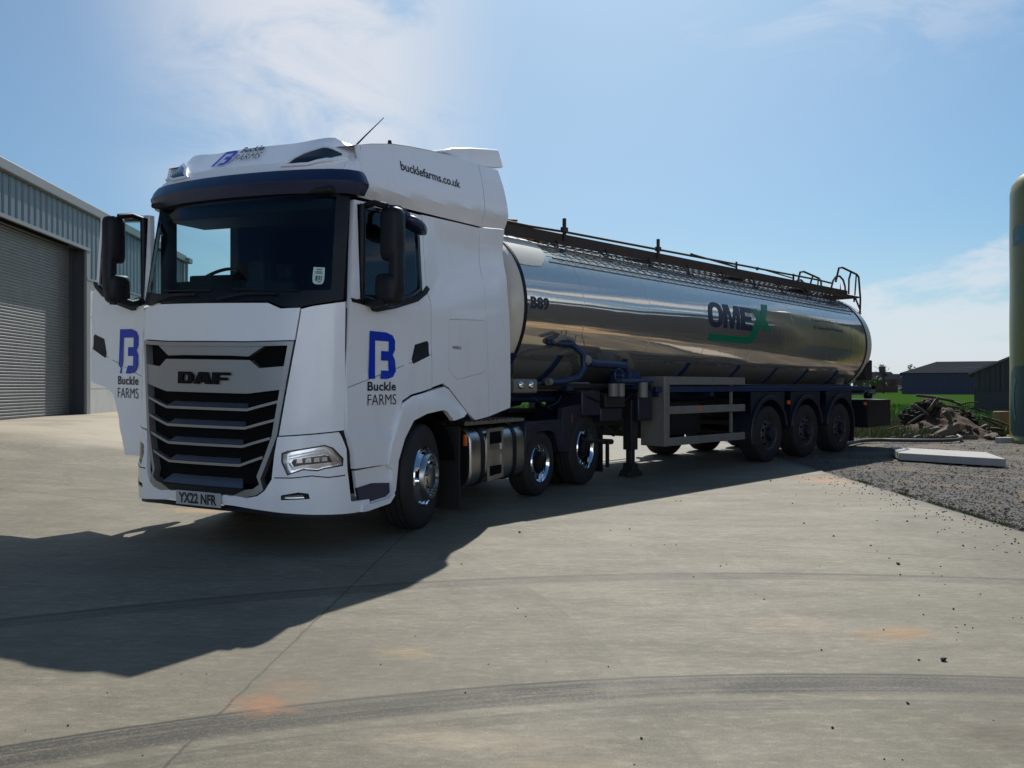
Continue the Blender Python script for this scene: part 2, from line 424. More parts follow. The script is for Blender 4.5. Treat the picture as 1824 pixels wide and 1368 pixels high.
# ---------------- inner shell (dark, sits behind the gaps), floor and roof lining
g = G()
def inner(off, zz): return lambda q, z: tuple(Vector(PF(q, z)) - nrm(PF, q, z) * off)
g.sheet(PF, [(-1.30, .55), (1.30, .55), (1.30, 2.03), (-1.30, 2.03)], t=.02, grid=.12, off=-.05)
for sd in (1,):
    g.sheet(side(sd), [(.47, .70), (1.05, .70), (1.2, 1.22), (1.9, 1.36), (2.3, 1.12), (3.15, 1.16), (3.15, 2.0), (1.62, 2.04), (.50, 2.0)], t=.02, grid=.3, off=-.045)
g.sheet(side(-1), [(1.60, 1.35), (1.9, 1.38), (2.3, 1.12), (3.15, 1.16), (3.15, 2.9), (1.66, 2.9)], t=.02, grid=.3, off=-.045)
part(g, 'inner_shell', M['void'], warp=W, smooth=30)
g = G(); g.box((.55, -1.1, 1.28), (2.72, 1.1, 1.34)); g.box((2.66, -1.17, 1.34), (2.72, 1.17, 3.6)); g.box((.36, -1.13, 2.98), (2.66, 1.13, 3.03))
g.box((.55, -1.18, 1.0), (2.4, -1.13, 1.34)); g.box((1.72, -1.15, 1.34), (2.66, -1.1, 2.99)); g.box((1.72, 1.10, 1.34), (2.66, 1.15, 2.99))
g.box((1.62, -1.17, 1.34), (1.72, -.95, 2.99)); g.box((1.62, .95, 1.34), (1.72, 1.17, 2.99))
g.box((.46, -1.06, 2.86), (.95, 1.06, 2.98)); g.box((.50, -1.17, 2.03), (.62, -1.06, 3.0)); g.box((1.34, -1.14, 2.05), (1.75, -1.0, 2.99)); g.box((1.45, -1.15, 1.34), (1.6, -.75, 2.62)); g.box((1.5, .9, 1.34), (1.7, 1.16, 2.99))
g.box((2.0, -1.1, 1.85), (2.66, 1.1, 2.05)); g.box((1.95, -.15, 1.34), (2.05, 1.1, 2.9))
part(g, 'cab_interior', M['interior'], warp=W, bevel=.02)

# ---------------- cab sides behind the doors, with roof side panels
HATCH = [(1.988, 2.035), (2.661, 2.072), (2.673, 1.534), (2.614, 1.508), (2.113, 1.433), (1.957, 1.544)]
def grow(poly, d):
    cx = sum(p[0] for p in poly) / len(poly); cz = sum(p[1] for p in poly) / len(poly)
    return [(p[0] + d * math.copysign(1, p[0] - cx), p[1] + d * math.copysign(1, p[1] - cz)) for p in poly]
side_low = [(1.595, 3.015), (1.612, 2.29), (1.68, 2.2), (1.672, 1.355), (1.86, 1.395), (1.975, 1.345), (2.33, 1.085), (2.475, 1.008), (2.752, 1.035), (2.745, 1.29), (2.71, 2.0), (2.66, 3.07)]
flap = [(2.764, 1.037), (3.24, 1.12), (3.25, 1.25), (3.239, 1.93), (3.212, 2.6), (3.18, 3.14), (2.672, 3.075), (2.72, 2.0), (2.757, 1.29)]
def topedge(x0, x1, n=8): return [(x0 + (x1 - x0) * i / n, lerp_table(TOPZ, x0 + (x1 - x0) * i / n)) for i in range(n + 1)]
up_low = [(x, 2.978 + .05 * (x - .5)) for x in (.62, .8, 1.1, 1.5, 2.0, 2.4, 2.663)]
side_up = up_low + [(2.643, 3.3)] + topedge(2.62, .625, 14)
flap_up = [(2.676, 3.087), (3.178, 3.152), (3.173, 3.324), (3.121, 3.567), (3.06, 3.79)] + [(2.8, 3.762), (2.635, 3.75), (2.657, 3.3)]
for sd in (1, -1):
    g = G(); g.sheet(side(sd), side_low, holes=[grow(HATCH, .004)], t=.03, grid=.10)
    pn = part(g, 'side_panel', M['white'], warp=W)
    g = G(); g.sheet(side(sd), HATCH, t=.02, grid=.12); hp = part(g, 'locker_hatch', M['white'], warp=W)
    g = G(); g.sheet(side(sd), side_up, t=.03, grid=.12, gv=.05); part(g, 'roof_side', M['white'], warp=W, smooth=22)
    g = G(); g.sheet(side(sd), flap, t=.03, grid=.14); part(g, 'side_fairing', M['white'], warp=W)
    g = G(); g.sheet(side(sd), flap_up, t=.03, grid=.12, gv=.05); part(g, 'roof_fairing_flap', M['white'], warp=W, smooth=22)
    if sd > 0:
        g = G(); put_text(g, '480', lambda a, b: (2.02 + .17 * a, S(2.1, 1.75) + .005, 1.74 + .035 * b), bold=.0)
        g.v = [p for p in g.v]; part(g, 'badge', M['grille_silver'], hp, warp=W, smooth=0, recalc=False)
# gutter shadow line and panel backing above the door
# ---------------- roof
def roof(x, y):
    zt = lerp_table(TOPZ, x); a = abs(y) / 1.205
    return (x, y, zt + (.02 + .06 * sstep(x, .8, 1.5)) * (1 - a ** 2.2))
xs = [.60 + (3.06 - .60) * i / 24 for i in range(25)]; ys = [-1.205 + 2.41 * i / 24 for i in range(25)]
g = G(); g.grid(roof, xs, ys); part(g, 'roof', M['white'], warp=W, smooth=50)
# front roof fairing: face between the visor line and the roof edge
def PR(y, t):
    a = abs(y)
    lo = Vector((.325 + .18 * (a / 1.2) ** 2.4, y, 3.18))
    zt = 3.505 + .035 * sstep(a, .45, .90) - .15 * sstep(a, .90, 1.16); xt = .57 + .10 * (a / .9) ** 2 if a < .9 else .67 + .08 * (a - .9) / .3
    hi = Vector((xt, y * (.985), zt)); p = lo.lerp(hi, t); p.x -= .045 * min(clamp(t) / .30, (1 - clamp(t)) / .70); return tuple(p)
PR.sg = -1
g = G(); ys = [-1.16 + 2.32 * i / 40 for i in range(41)]; g.grid(PR, ys, [0, .1, .2, .3, .44, .58, .72, .86, 1])
def PR2(y, t):
    a = Vector(PR(y, 1)); b = Vector(roof(max(.74, a.x + .06), clamp(a.y, -1.2, 1.2))); return tuple(a.lerp(b, t))
g.grid(PR2, ys, [0, 1])
for sd in (1, -1):   # corner between the fairing face and the side
    g.grid(lambda z_, t, sd=sd: tuple(Vector(PR(sd * 1.16, z_)).lerp(Vector((.63 + .02 * z_, sd * (1.262 - .045 * z_), 3.15 + .28 * z_)), t)), [i / 6 for i in range(7)], [0, .5, 1])
rf = part(g, 'roof_fairing', M['white'], warp=W, smooth=14)
for sd in (1, -1):   # pointed roof lamps
    o = [(sd * .58, .14), (sd * .73, .50), (sd * .90, .70), (sd * 1.10, .74), (sd * 1.13, .62), (sd * 1.06, .30), (sd * .85, .13)]
    o2 = [(sd * .65, .20), (sd * .76, .46), (sd * .91, .62), (sd * 1.06, .65), (sd * 1.08, .58), (sd * 1.03, .36), (sd * .85, .20)]
    g = G(); g.sheet(PR, o, holes=[o2], t=.05, grid=.05, off=.024); lp = part(g, 'roof_lamp', M['white'], rf, warp=W)
    g = G(); g.sheet(PR, o2, t=.03, grid=.05, off=.018); part(g, 'lamp_lens', M['gloss_black'], rf, warp=W)
g = G()
def prt(y0, y1, t0, t1): return lambda a, b: tuple(Vector(PR(y0 + (y1 - y0) * a, t0 + (t1 - t0) * b)) + nrm(PR, y0 + (y1 - y0) * a, t0 + (t1 - t0) * b) * .022)
LOGO = [(245, 175), (345, 175), (385, 190), (401, 220), (400, 275), (386, 305), (400, 335), (399, 400), (380, 435), (345, 447), (303, 447), (312, 398), (357, 398), (357, 340), (312, 340), (314, 285), (360, 285), (360, 227), (277, 227), (270, 447), (235, 447)]
LG = [((a - 235) / 166, (447 - b) / 272) for a, b in LOGO]
def put_logo(g, fn, mi=0):
    r = delaunay_2d_cdt([Vector(p) for p in LG], [], [list(range(len(LG)))], 1, 1e-6)
    tris = [tuple(f) for f in r[2] if inpoly((sum(r[0][i].x for i in f) / len(f), sum(r[0][i].y for i in f) / len(f)), LG)]
    g.add([fn(q.x, q.y) for q in r[0]], tris, mi)
put_logo(g, prt(-.29, -.09, .34, .90)); put_text(g, 'FARMS', prt(-.05, .27, .46, .68), mi=1)
put_text(g, 'Buckle', prt(-.05, .23, .76, .97), bold=.03, mi=1)
part(g, 'lettering', [M['logoblue'], M['ink']], rf, warp=W, smooth=0, recalc=False)
# tall rear deflector
g = G(); prof = [(1.99, 3.74), (2.14, 3.80), (2.5, 3.90), (2.85, 3.98), (3.10, 4.037), (3.13, 4.03), (3.235, 3.86), (3.0, 3.80), (2.8, 3.765), (2.4, 3.725)]
g.prism(prof, lambda u, v: (u, -1.18, v), lambda u, v: (u, 1.18, v)); part(g, 'roof_deflector', M['white'], warp=W, bevel=.015)
# gap plate under the deflector
g = G(); g.box((2.3, -1.15, 3.5), (3.0, 1.15, 3.7)); part(g, 'deflector_support', M['black'], warp=W)

# ---------------- sun visor
vp = [(.67, 1.255), (.63, 1.272), (.57, 1.270), (.49, 1.215), (.425, 1.09), (.37, .90), (.32, .6), (.295, .3), (.285, 0)]
vp = [tuple(v_) for v_ in [vp[0]] + [tuple((Vector(vp[k // 3]).lerp(Vector(vp[min(k // 3 + 1, len(vp) - 1)]), (k % 3) / 3))) for k in range(1, 3 * (len(vp) - 1))]] + [vp[-1]]
vp = vp + [(x, -y) for x, y in vp[-2::-1]]
secs = [(-.12, 3.03), (-.05, 2.99), (.005, 2.985), (.045, 3.06), (.05, 3.085), (.02, 3.155), (-.005, 3.19), (-.05, 3.20), (-.14, 3.20)]
def visor(i, j):
    n_ = len(vp); p = Vector(vp[i]).to_3d(); a = Vector(vp[max(i - 1, 0)]); b = Vector(vp[min(i + 1, n_ - 1)]); t = (b - a).normalized(); nn = Vector((-t.y, t.x))
    if nn.x * (p.x - 1.3) + nn.y * p.y < 0: nn = -nn
    d, z = secs[j]; e = min(i, n_ - 1 - i)
    k_ = sstep(e, -.5, 3.2); z = 3.15 + (z - 3.15) * (.55 + .45 * k_); d = (d + .05) * (.3 + .7 * k_) - .05
    return (p.x + nn.x * d, p.y + nn.y * d, z)
g = G(); g.grid(lambda i, j: visor(i, j), range(len(vp)), range(len(secs)))
part(g, 'sun_visor', M['navy'], warp=W, smooth=28)

# ---------------- windscreen
qs = 1.31
wb = [(-qs, 2.11), (-1.05, 2.055), (-.9, 2.03), (-.72, 2.05), (.68, 2.05), (.80, 2.01), (.95, 2.005), (1.05, 2.03), (qs, 2.085)]
ws_out = wb + [(qs + .05, 3.06), (-qs - .05, 3.06)]
ws_in = [(-1.19, 2.17), (-.7, 2.13), (.7, 2.13), (1.20, 2.16), (1.205, 2.96), (-1.195, 2.96)]
g = G(); g.sheet(PF, ws_out, holes=[ws_in], t=.012, grid=.12, off=-.004); wsf = part(g, 'windscreen_surround', M['frit'], warp=W, smooth=60)
g = G(); g.sheet(PF, ws_in, t=0, grid=.14, off=-.008); wsg = part(g, 'windscreen', M['windscreen'], warp=W, smooth=60)
def pft(q0, q1, z0, z1, off=.004): return lambda a, b: tuple(Vector(PF(q0 + (q1 - q0) * a, z0 + (z1 - z0) * b)) + nrm(PF, q0 + (q1 - q0) * a, z0 + (z1 - z0) * b) * off)
stk = [(0, .35), (.06, .12), (.2, .02), (.5, 0), (.8, .02), (.94, .12), (1, .35), (1, 1), (0, 1)]
f_ = pft(1.035, 1.135, 2.20, 2.345, -.002); g = G(); g.add([f_(*p) for p in stk], [tuple(range(len(stk)))]); part(g, 'windscreen_sticker', M['sticker'], wsg, warp=W, smooth=0)
g = G()
for (a0, a1, b0, b1) in ((.3, .75, .84, .90), (.2, .8, .70, .75), (.2, .8, .62, .66), (.25, .42, .2, .5), (.5, .62, .25, .5), (.7, .78, .22, .5), (.45, .7, .12, .18)):
    f_ = pft(1.035, 1.135, 2.20, 2.345, .001); g.add([f_(a0, b0), f_(a1, b0), f_(a1, b1), f_(a0, b1)], [(0, 1, 2, 3)])
part(g, 'sticker_print', M['stickerdark'], wsg, warp=W, smooth=0)

g = G()
for y0_ in (-.75, .15):
    p0 = Vector(PF(y0_, 2.07)) + Vector((-.03, 0, 0)); p1 = Vector(PF(y0_ + .62, 2.11)) + Vector((-.03, 0, 0)); g.tube([p0, p0.lerp(p1, .5) + Vector((-.01, 0, .02)), p1], .010, 6)
    q0 = Vector(PF(y0_ + .15, 2.15)) + Vector((-.02, 0, 0)); q1 = Vector(PF(y0_ + .80, 2.14)) + Vector((-.02, 0, 0)); g.tube([q0, q1], .007, 6)
part(g, 'wiper', M['black'], warp=W, smooth=40)
# ---------------- front panels
def gw(z): return .80 + (z - .93) * .165 if z > .93 else .80 - (.93 - z) * .40
g = G(); g.sheet(PF, [(-gw(1.735), 1.735)] + [(-.5, 1.72), (.5, 1.72)] + [(gw(1.735), 1.735), (.965, 2.0), (.80, 1.99), (.68, 2.035), (-.70, 2.035), (-.9, 2.01), (-.965, 2.02)], t=.03, grid=.12)
part(g, 'front_panel', M['white'], warp=W)
for sd in (1, -1):
    o = [(sd * (gw(.965) + .012), .955), (sd * .95, .965), (sd * 1.33, 1.0), (sd * 1.335, 1.36), (sd * 1.33, 2.07), (sd * 1.05, 2.015), (sd * .975, 1.99), (sd * (gw(1.735) + .012), 1.73)]
    g = G(); g.sheet(PF, o, t=.03, grid=.08); part(g, 'corner_panel', M['white'], warp=W)
    g = G(); g.sheet(PF, [(sd * 1.337, 2.02), (sd * 1.30, 1.0), (sd * 1.32, .93), (sd * 1.37, .80), (sd * 1.375, .40), (sd * 1.405, .40), (sd * 1.40, .86), (sd * 1.36, .98), (sd * 1.352, 1.36), (sd * 1.352, 2.02)], t=.04, grid=.08, off=-.012); part(g, 'corner_gap_trim', M['black'], warp=W)

# ---------------- grille
def Pg(d):
    f = lambda q, z: tuple(Vector(PF(q, z)) - Vector((-1, 0, 0)) * d)
    f.sg = -1; return f
def gline(z): return gw(z)
outer = [(gw(z), z) for z in (1.725, 1.5, 1.2, .95, .80, .60)] + [(.70, .51), (.63, .465), (.52, .445)]
outer = [(-.5, 1.71), (.5, 1.71)] + outer + [(-q, z) for q, z in outer[::-1]]
inn = [(gw(z) - .045, z) for z in (1.69, 1.5, 1.2, .95, .80, .62)] + [(.66, .555), (.60, .515), (.50, .50)]
inn = [(-.5, 1.675), (.5, 1.675)] + inn + [(-q, z) for q, z in inn[::-1]]
g = G(); g.sheet(PF, outer, holes=[inn], t=.09, grid=.09, off=.010); grl = part(g, 'grille', M['grille_silver'], warp=W, smooth=30)
g = G(); g.sheet(Pg(.10), outer, t=.02, grid=.12); part(g, 'grille_backing', M['void'], grl, warp=W)
# upper silver bands with dark nostrils at the corners
hi = [(-.30, 1.60), (.30, 1.60), (.50, 1.595), (.60, 1.65), (.66, 1.68), (.5, 1.675), (-.5, 1.675), (-.66, 1.68), (-.60, 1.65), (-.50, 1.595)]
g = G(); g.sheet(Pg(.004), hi, t=.05, grid=.1)
lo_ = [(-.855, 1.52), (-.62, 1.50), (-.52, 1.565), (.52, 1.565), (.62, 1.50), (.85, 1.52), (.84, 1.45), (.83, 1.33), (.50, 1.29), (-.50, 1.29), (-.83, 1.35)]
g.sheet(Pg(-.002), lo_, t=.05, grid=.1)
part(g, 'grille_band', M['grille_silver'], grl, warp=W, smooth=25)
for k, z in enumerate((1.155, 1.005, .855, .70)):
    w0 = gw(z) - .03; h = .07; cw = .50 - .02 * k
    def fl(q, zz, z=z): return tuple(Vector(PF(q, z)) + Vector((.015 + .055 * (zz - z) / .07, 0, zz - z)))
    g = G(); g.sheet(lambda q, zz, z=z: (PF(q, z)[0] + .012 + .075 * (zz - z) / .07, q, zz), [(-cw, z + .01), (cw, z + .01), (cw - .07, z + h), (-cw + .07, z + h)], t=.012, grid=.15, mi=1)
    for (qa, qb) in ((-w0, -cw), (-cw, cw), (cw, w0)):
        n_ = 6
        for i in range(n_):
            q0 = qa + (qb - qa) * i / n_; q1 = qa + (qb - qa) * (i + 1) / n_
            zz = lambda q: z + .075 * max(0, (abs(q) - cw) / (w0 - cw))
            a = Vector(PF(q0, z)); b = Vector(PF(q1, z)); a.z = zz(q0); b.z = zz(q1)
            P8 = [a + Vector((.0, 0, -.009)), a + Vector((.0, 0, .013)), a + Vector((.05, 0, .013)), a + Vector((.05, 0, -.009)), b + Vector((.0, 0, -.009)), b + Vector((.0, 0, .013)), b + Vector((.05, 0, .013)), b + Vector((.05, 0, -.009))]
            g.add(P8, [(0, 1, 5, 4), (1, 2, 6, 5), (2, 3, 7, 6), (3, 0, 4, 7)])
    part(g, 'grille_slat', [M['grille_silver'], M['slatgrey']], grl, warp=W, smooth=25)
g = G(); g.sheet(lambda q, zz: (PF(q, .5)[0] - .005 + .07 * (zz - .5) / .07, q, zz), [(-.50, .505), (.50, .505), (.42, .585), (-.42, .585)], t=.02, grid=.15)
part(g, 'grille_slat', M['slatgrey'], grl, warp=W)
g = G(); g.sheet(PF, [(-.52, .505), (.52, .505), (.40, .455), (-.40, .455)], t=.02, grid=.15, off=.014); part(g, 'lower_lip', M['black'], grl, warp=W)
# badge letters, block cut
g = G()
def blk(poly, hole, x0, sc_, z0, zh, d=.03):
    f = lambda u, v: PF(x0 + sc_ * u, z0 + zh * v)
    f.sg = -1; hs = [hole] if hole else []
    g.sheet(f, poly, holes=hs, t=.02, grid=.4, off=.022)
blk([(0, 0), (.75, 0), (1, .25), (1, .75), (.75, 1), (0, 1)], [(.33, .25), (.6, .25), (.68, .35), (.68, .65), (.6, .75), (.33, .75)], -.315, .195, 1.36, .10)
blk([(0, 0), (.32, 0), (.38, .16), (.55, .16), (.62, .36), (.45, .36), (.55, .70), (.72, 0), (1.1, 0), (.78, 1), (.34, 1)], None, -.11, .205, 1.36, .10)
blk([(0, 0), (.33, 0), (.33, .34), (.85, .34), (.85, .58), (.33, .58), (.33, .76), (1, .76), (1, 1), (0, 1)], None, .12, .195, 1.36, .10)
bdg = part(g, 'badge', M['badgeblack'], grl, warp=W, smooth=20)

# ---------------- bumper, lamps, number plate
bz = [(0, .375), (.4, .365), (.8, .335), (1.1, .315), (1.35, .305), (1.62, .30)]
def bumper_top(q): a = abs(q); return .945 if a < 1.3 else .99
ob = [(gw(.93) + .012, .945), (.95, .955), (1.28, .985), (1.30, .955), (1.35, .84), (1.362, .66), (1.38, .55), (1.40, .40), (1.62, .395), (1.63, .30), (1.35, .305), (1.1, .315), (.8, .335), (.4, .365), (0, .375), (0, .450), (.40, .450), (.535, .438), (.64, .458), (.715, .505), (.775, .60), (.79, .80)]
HL = [(.80, .845), (1.18, .905), (1.30, .865), (1.365, .72), (1.35, .675), (1.18, .665), (1.12, .655), (1.02, .675), (.87, .635), (.80, .75)]
HL = [(.85, .815), (.90, .835), (1.17, .885), (1.235, .86), (1.325, .765), (1.322, .705), (1.17, .685), (1.12, .668), (1.02, .678), (.905, .635), (.85, .745)]
HLi = [(.865, .806), (.905, .823), (1.17, .872), (1.228, .85), (1.310, .760), (1.308, .716), (1.17, .697), (1.12, .681), (1.02, .69), (.912, .65), (.866, .745)]
FG = [(.855, .435), (1.07, .445), (1.06, .49), (.99, .50), (.86, .475)]
def mir(poly, sd): return [(sd * a, b) for a, b in poly]
g = G()
for sd in (1, -1): g.sheet(PF, mir(ob, sd), holes=[mir(HL, sd), mir(FG, sd)], t=.035, grid=.08, off=.012 if False else .010)
bmp = part(g, 'bumper', M['white'], warp=W, smooth=30)
g = G()
g.sheet(PF, [(-1.0, .33), (-.6, .345), (.6, .345), (1.0, .33), (1.3, .31), (1.3, .285), (1.0, .29), (.6, .31), (-.6, .31), (-1.0, .29)], t=.03, grid=.12, off=-.012); part(g, 'chin', M['black'], bmp, warp=W)
for sd in (1, -1):
    hin = mir(HL, sd)
    g = G(); g.sheet(PF, hin, holes=[mir(HLi, sd)], t=.05, grid=.05, off=.006); hl = part(g, 'headlight', M['gloss_black'], warp=W)
    g = G(); g.sheet(PF, mir(HLi, sd), t=.01, grid=.06, off=-.035); part(g, 'reflector', M['chrome'], hl, warp=W)
    g = G()
    # chrome brows stepping back in the lamp, and LED strip
    for k, o_ in enumerate((.0, .022, .044)):
        a = [(.90, .795 - o_), (1.17, .853 - o_), (1.18, .841 - o_), (.90, .783 - o_)]
        g.sheet(PF, mir(a, sd), t=.03, grid=.08, off=-.015 - .012 * k)
    g.sheet(PF, mir([(1.185, .852), (1.22, .832), (1.285, .752), (1.285, .733), (1.265, .733), (1.20, .815), (1.18, .835)], sd), t=.03, grid=.05, off=-.012)
    g.sheet(PF, mir([(.90, .735), (.925, .675), (1.02, .708), (1.02, .722), (.93, .70)], sd), t=.03, grid=.05, off=-.012)
    part(g, 'lamp_brow', M['alu'], hl, warp=W)
    g = G()
    g.sheet(PF, mir([(.925, .738), (.95, .70), (1.03, .722), (1.17, .735), (1.24, .738), (1.21, .79), (1.17, .80), (.94, .765)], sd), t=.02, grid=.06, off=-.016)
    part(g, 'led_lamp', M['gloss_black'], hl, warp=W)
    for k in range(4):
        g = G(); u0 = .965 + .062 * k; z0 = .735 + .004 * k; g.sheet(PF, mir([(u0, z0), (u0 + .045, z0 + .003), (u0 + .04, z0 + .038), (u0 + .005, z0 + .034)], sd), t=.01, grid=.06, off=-.010); part(g, 'led_lens', M['chrome'], hl, warp=W)
    g = G(); g.sheet(PF, mir(HLi, sd), t=0, grid=.06, off=.004); part(g, 'lens', M['lens'], hl, warp=W)
    g = G(); g.sheet(PF, mir(FG, sd), holes=[mir([(.872, .447), (1.03, .453), (1.02, .478), (.875, .468)], sd)], t=.03, grid=.05, off=.004); fl_ = part(g, 'fog_lamp', M['gloss_black'], warp=W)
    g = G(); g.sheet(PF, mir([(.872, .447), (1.03, .453), (1.02, .478), (.875, .468)], sd), t=.01, grid=.06, off=-.02); part(g, 'fog_reflector', M['chrome'], fl_, warp=W)
    g = G(); q0 = .79; 
    ln = [(.80, .610), (.95, .612), (1.08, .628), (1.2, .612), (1.34, .622)]
    g.sheet(PF, mir(ln + [(a, b + .009) for a, b in ln[::-1]], sd), t=.01, grid=.06, off=.0125); part(g, 'bumper_groove', M['black'], bmp, warp=W)
def plate_pt(y, z, x=-.018): return (x, y, z)
g = G(); g.box((-.03, -.275, .340), (-.016, .275, .462)); pl = part(g, 'number_plate', M['plate'], bevel=.003)
g = G(); put_text(g, 'YX22 NFR', lambda a, b: (-.0325, -.235 + .47 * a, 0.358 + .09 * b), bold=.04, spacing=1.0); part(g, 'plate_characters', M['ink'], pl, smooth=0, recalc=False)
g = G(); g.box((-.016, -.2, .36), (.10, .2, .45)); part(g, 'plate_bracket', M['black'], pl)
# towing cover line
# ---------------- steps between bumper and wheel
for sd in (1, -1):
    g = G()
    stp = [(.555, .66), (.93, .67), (1.03, .70), (1.045, .45), (1.06, .40), (.93, .345), (.66, .31), (.66, .40), (.6, .40), (.56, .42)]
    recess = [(.60, .50), (.77, .535), (.985, .47), (.955, .375), (.66, .345)]
    g.sheet(side(sd), [(.515, .655), (.93, .662), (.885, .675), (1.0, .88), (1.075, .71), (1.03, .42), (.955, .375), (.66, .345), (.66, .31), (.99, .31), (1.06, .38), (1.10, .70), (1.02, .90)][:0] or [(.53, .652), (.905, .662), (1.0, .86), (1.075, .71), (1.035, .42), (.955, .37), (.66, .335), (.66, .405), (.57, .43)], holes=[], t=.03, grid=.08, off=-.03)
    part(g, 'step_panel', M['white'], warp=W)
    g = G(); g.sheet(side(sd), [(.545, .505), (.75, .525), (1.02, .50), (1.01, .42), (.94, .385), (.66, .365), (.575, .40)], t=.02, grid=.1, off=-.018); part(g, 'step', M['navy'], warp=W)
    g = G(); g.sheet(side(sd), [(.60, .365), (.66, .352), (.95, .372), (1.03, .42), (1.04, .385), (.97, .325), (.66, .298), (.58, .30)], t=.06, grid=.1, off=.012); part(g, 'step_sill', M['white'], warp=W)

# ---------------- doors
DOOR = [(.592, 2.955), (.535, 2.50), (.492, 2.10), (.475, 2.05), (.425, 1.36), (.425, .99), (.44, .93), (.475, .83), (.50, .672), (.92, .672), (.985, .84), (1.075, 1.01), (1.135, 1.12), (1.19, 1.235), (1.33, 1.29), (1.55, 1.325), (1.66, 1.348), (1.668, 2.19), (1.602, 2.28), (1.585, 3.005), (1.1, 2.99)]
WIN = [(.628, 2.925), (.84, 2.945), (1.3, 2.97), (1.535, 2.975), (1.545, 2.95), (1.548, 2.30), (1.54, 2.26), (1.40, 2.19), (1.10, 2.115), (.86, 2.075), (.76, 2.10), (.608, 2.115)]
def make_door(sd):
    """built closed; returns list of objects made around the hinge line"""
    P = side(sd); f = lambda x, z: P(x, z)
    g = G(); g.sheet(P, DOOR, holes=[grow(WIN, .0)], t=.045, grid=.09, gv=.07)
    dr = g.build('door', M['white'], tractor, smooth=30, warp=None)
    obs = [dr]
    def add(g, name, mat, **kw):
        o = g.build(name, mat, dr, **kw); obs.append(o); return o
    # inner lining and frame
    g = G(); g.sheet(P, [(.60, .75), (.9, .75), (1.2, 1.3), (1.6, 1.38), (1.58, 2.18), (1.3, 2.1), (.62, 2.02), (.55, 1.4)], t=.05, grid=.3, off=-.05); add(g, 'door_lining', M['interior'])
    g = G(); g.sheet(P, grow(WIN, .002), holes=[[(x + (.035 if x < 1.1 else -.03), z + (.035 if z < 2.5 else -.03)) for x, z in WIN]], t=.05, grid=.12, off=-.004); add(g, 'window_seal', M['gloss_black'])
    g = G(); g.sheet(P, [(x + (.02 if x < 1.1 else -.02), z + (.02 if z < 2.5 else -.02)) for x, z in WIN], t=0, grid=.2, off=-.022); add(g, 'window', M['sideglass'], smooth=60)
    # belt moulding under the window
    bl = [(.49, 2.105), (.56, 2.10), (.66, 2.125), (.76, 2.115), (.86, 2.085), (1.1, 2.125), (1.4, 2.20), (1.53, 2.265), (1.61, 2.33), (1.665, 2.305), (1.60, 2.25), (1.45, 2.165), (1.1, 2.07), (.82, 2.015), (.76, 2.02), (.74, 2.05), (.62, 2.065), (.50, 2.075)]
    g = G(); g.sheet(P, bl, t=.02, grid=.1, off=.012); add(g, 'belt_moulding', M['black'])
    g = G(); g.sheet(P, [(1.347, 1.615), (1.40, 1.755), (1.60, 1.80), (1.622, 1.775), (1.625, 1.655), (1.36, 1.575)], t=.01, grid=.08, off=.004); hd = add(g, 'handle', M['black'])
    g = G(); g.sheet(P, [(.435, 1.352), (1.0, 1.497), (1.66, 1.668), (1.66, 1.672), (1.0, 1.501), (.435, 1.356)], t=.002, grid=.2, off=.002); add(g, 'panel_line', M['black'])
    g = G(); g.box((1.50, *sorted((sd * 1.262, sd * 1.272)), 1.40), (1.56, *sorted((sd * 1.262, sd * 1.272)), 1.42)); add(g, 'side_repeater', M['orange'])
    # emblem and lettering
    s_ = 1
    def tx(x0, x1, z0, z1, off=.005):
        if sd > 0: return lambda a, b: (x0 + (x1 - x0) * a, P(x0 + (x1 - x0) * a, z0 + (z1 - z0) * b)[1] + off, z0 + (z1 - z0) * b)
        return lambda a, b: (x1 - (x1 - x0) * a, P(x0 + (x1 - x0) * a, z0 + (z1 - z0) * b)[1] - off, z0 + (z1 - z0) * b)
    g = G(); put_logo(g, tx(.705, 1.09, 1.43, 1.845)); add(g, 'emblem', M['logoblue'], smooth=0, recalc=False)
    g = G(); put_text(g, 'Buckle', tx(.685, 1.085, 1.325, 1.405), bold=.022, spacing=1.06); put_text(g, 'FARMS', tx(.685, 1.09, 1.20, 1.295), bold=-.006); add(g, 'lettering', M['ink'], smooth=0, recalc=False)
    # mirrors
    ym = sd
    def rbox(g, x0, x1, y0, y1, z0, z1, r=.04, taper=0.0):
        # rounded housing: superellipse plan swept in z
        rings = []; n = 20; zs = [(z0, .72), (z0 + .02, .9), (z0 + .06, 1), (z1 - .06, 1), (z1 - .02, .92), (z1, .75)]
        cx = (x0 + x1) / 2; cy = (y0 + y1) / 2; vs = []
        for z, s in zs:
            for i in range(n):
                a = 2 * math.pi * i / n; c_, s2 = math.cos(a), math.sin(a)
                vs.append((cx + (x1 - x0) / 2 * s * math.copysign(abs(c_) ** .55, c_), ym * (cy + (y1 - y0) / 2 * s * math.copysign(abs(s2) ** .7, s2)), z + taper * (cx + (x1 - x0) / 2 * s * c_ - x0)))
        fs = [(k * n + i, k * n + (i + 1) % n, (k + 1) * n + (i + 1) % n, (k + 1) * n + i) for k in range(len(zs) - 1) for i in range(n)]
        fs += [tuple(range(n))[::-1], tuple((len(zs) - 1) * n + i for i in range(n))]
        g.add(vs, fs)
    g = G()
    rbox(g, .68, .85, 1.375, 1.57, 2.45, 2.90); rbox(g, .69, .83, 1.475, 1.57, 2.16, 2.60)           # main head (thin in x, wide in y)
    rbox(g, .66, .84, 1.335, 1.56, 2.07, 2.33)
    g.box((.64, *sorted((ym * 1.26, ym * 1.42)), 2.86), (.74, *sorted((ym * 1.26, ym * 1.42)), 2.93)) if False else None
    add(g, 'mirror', M['black'], smooth=60)
    g = G()
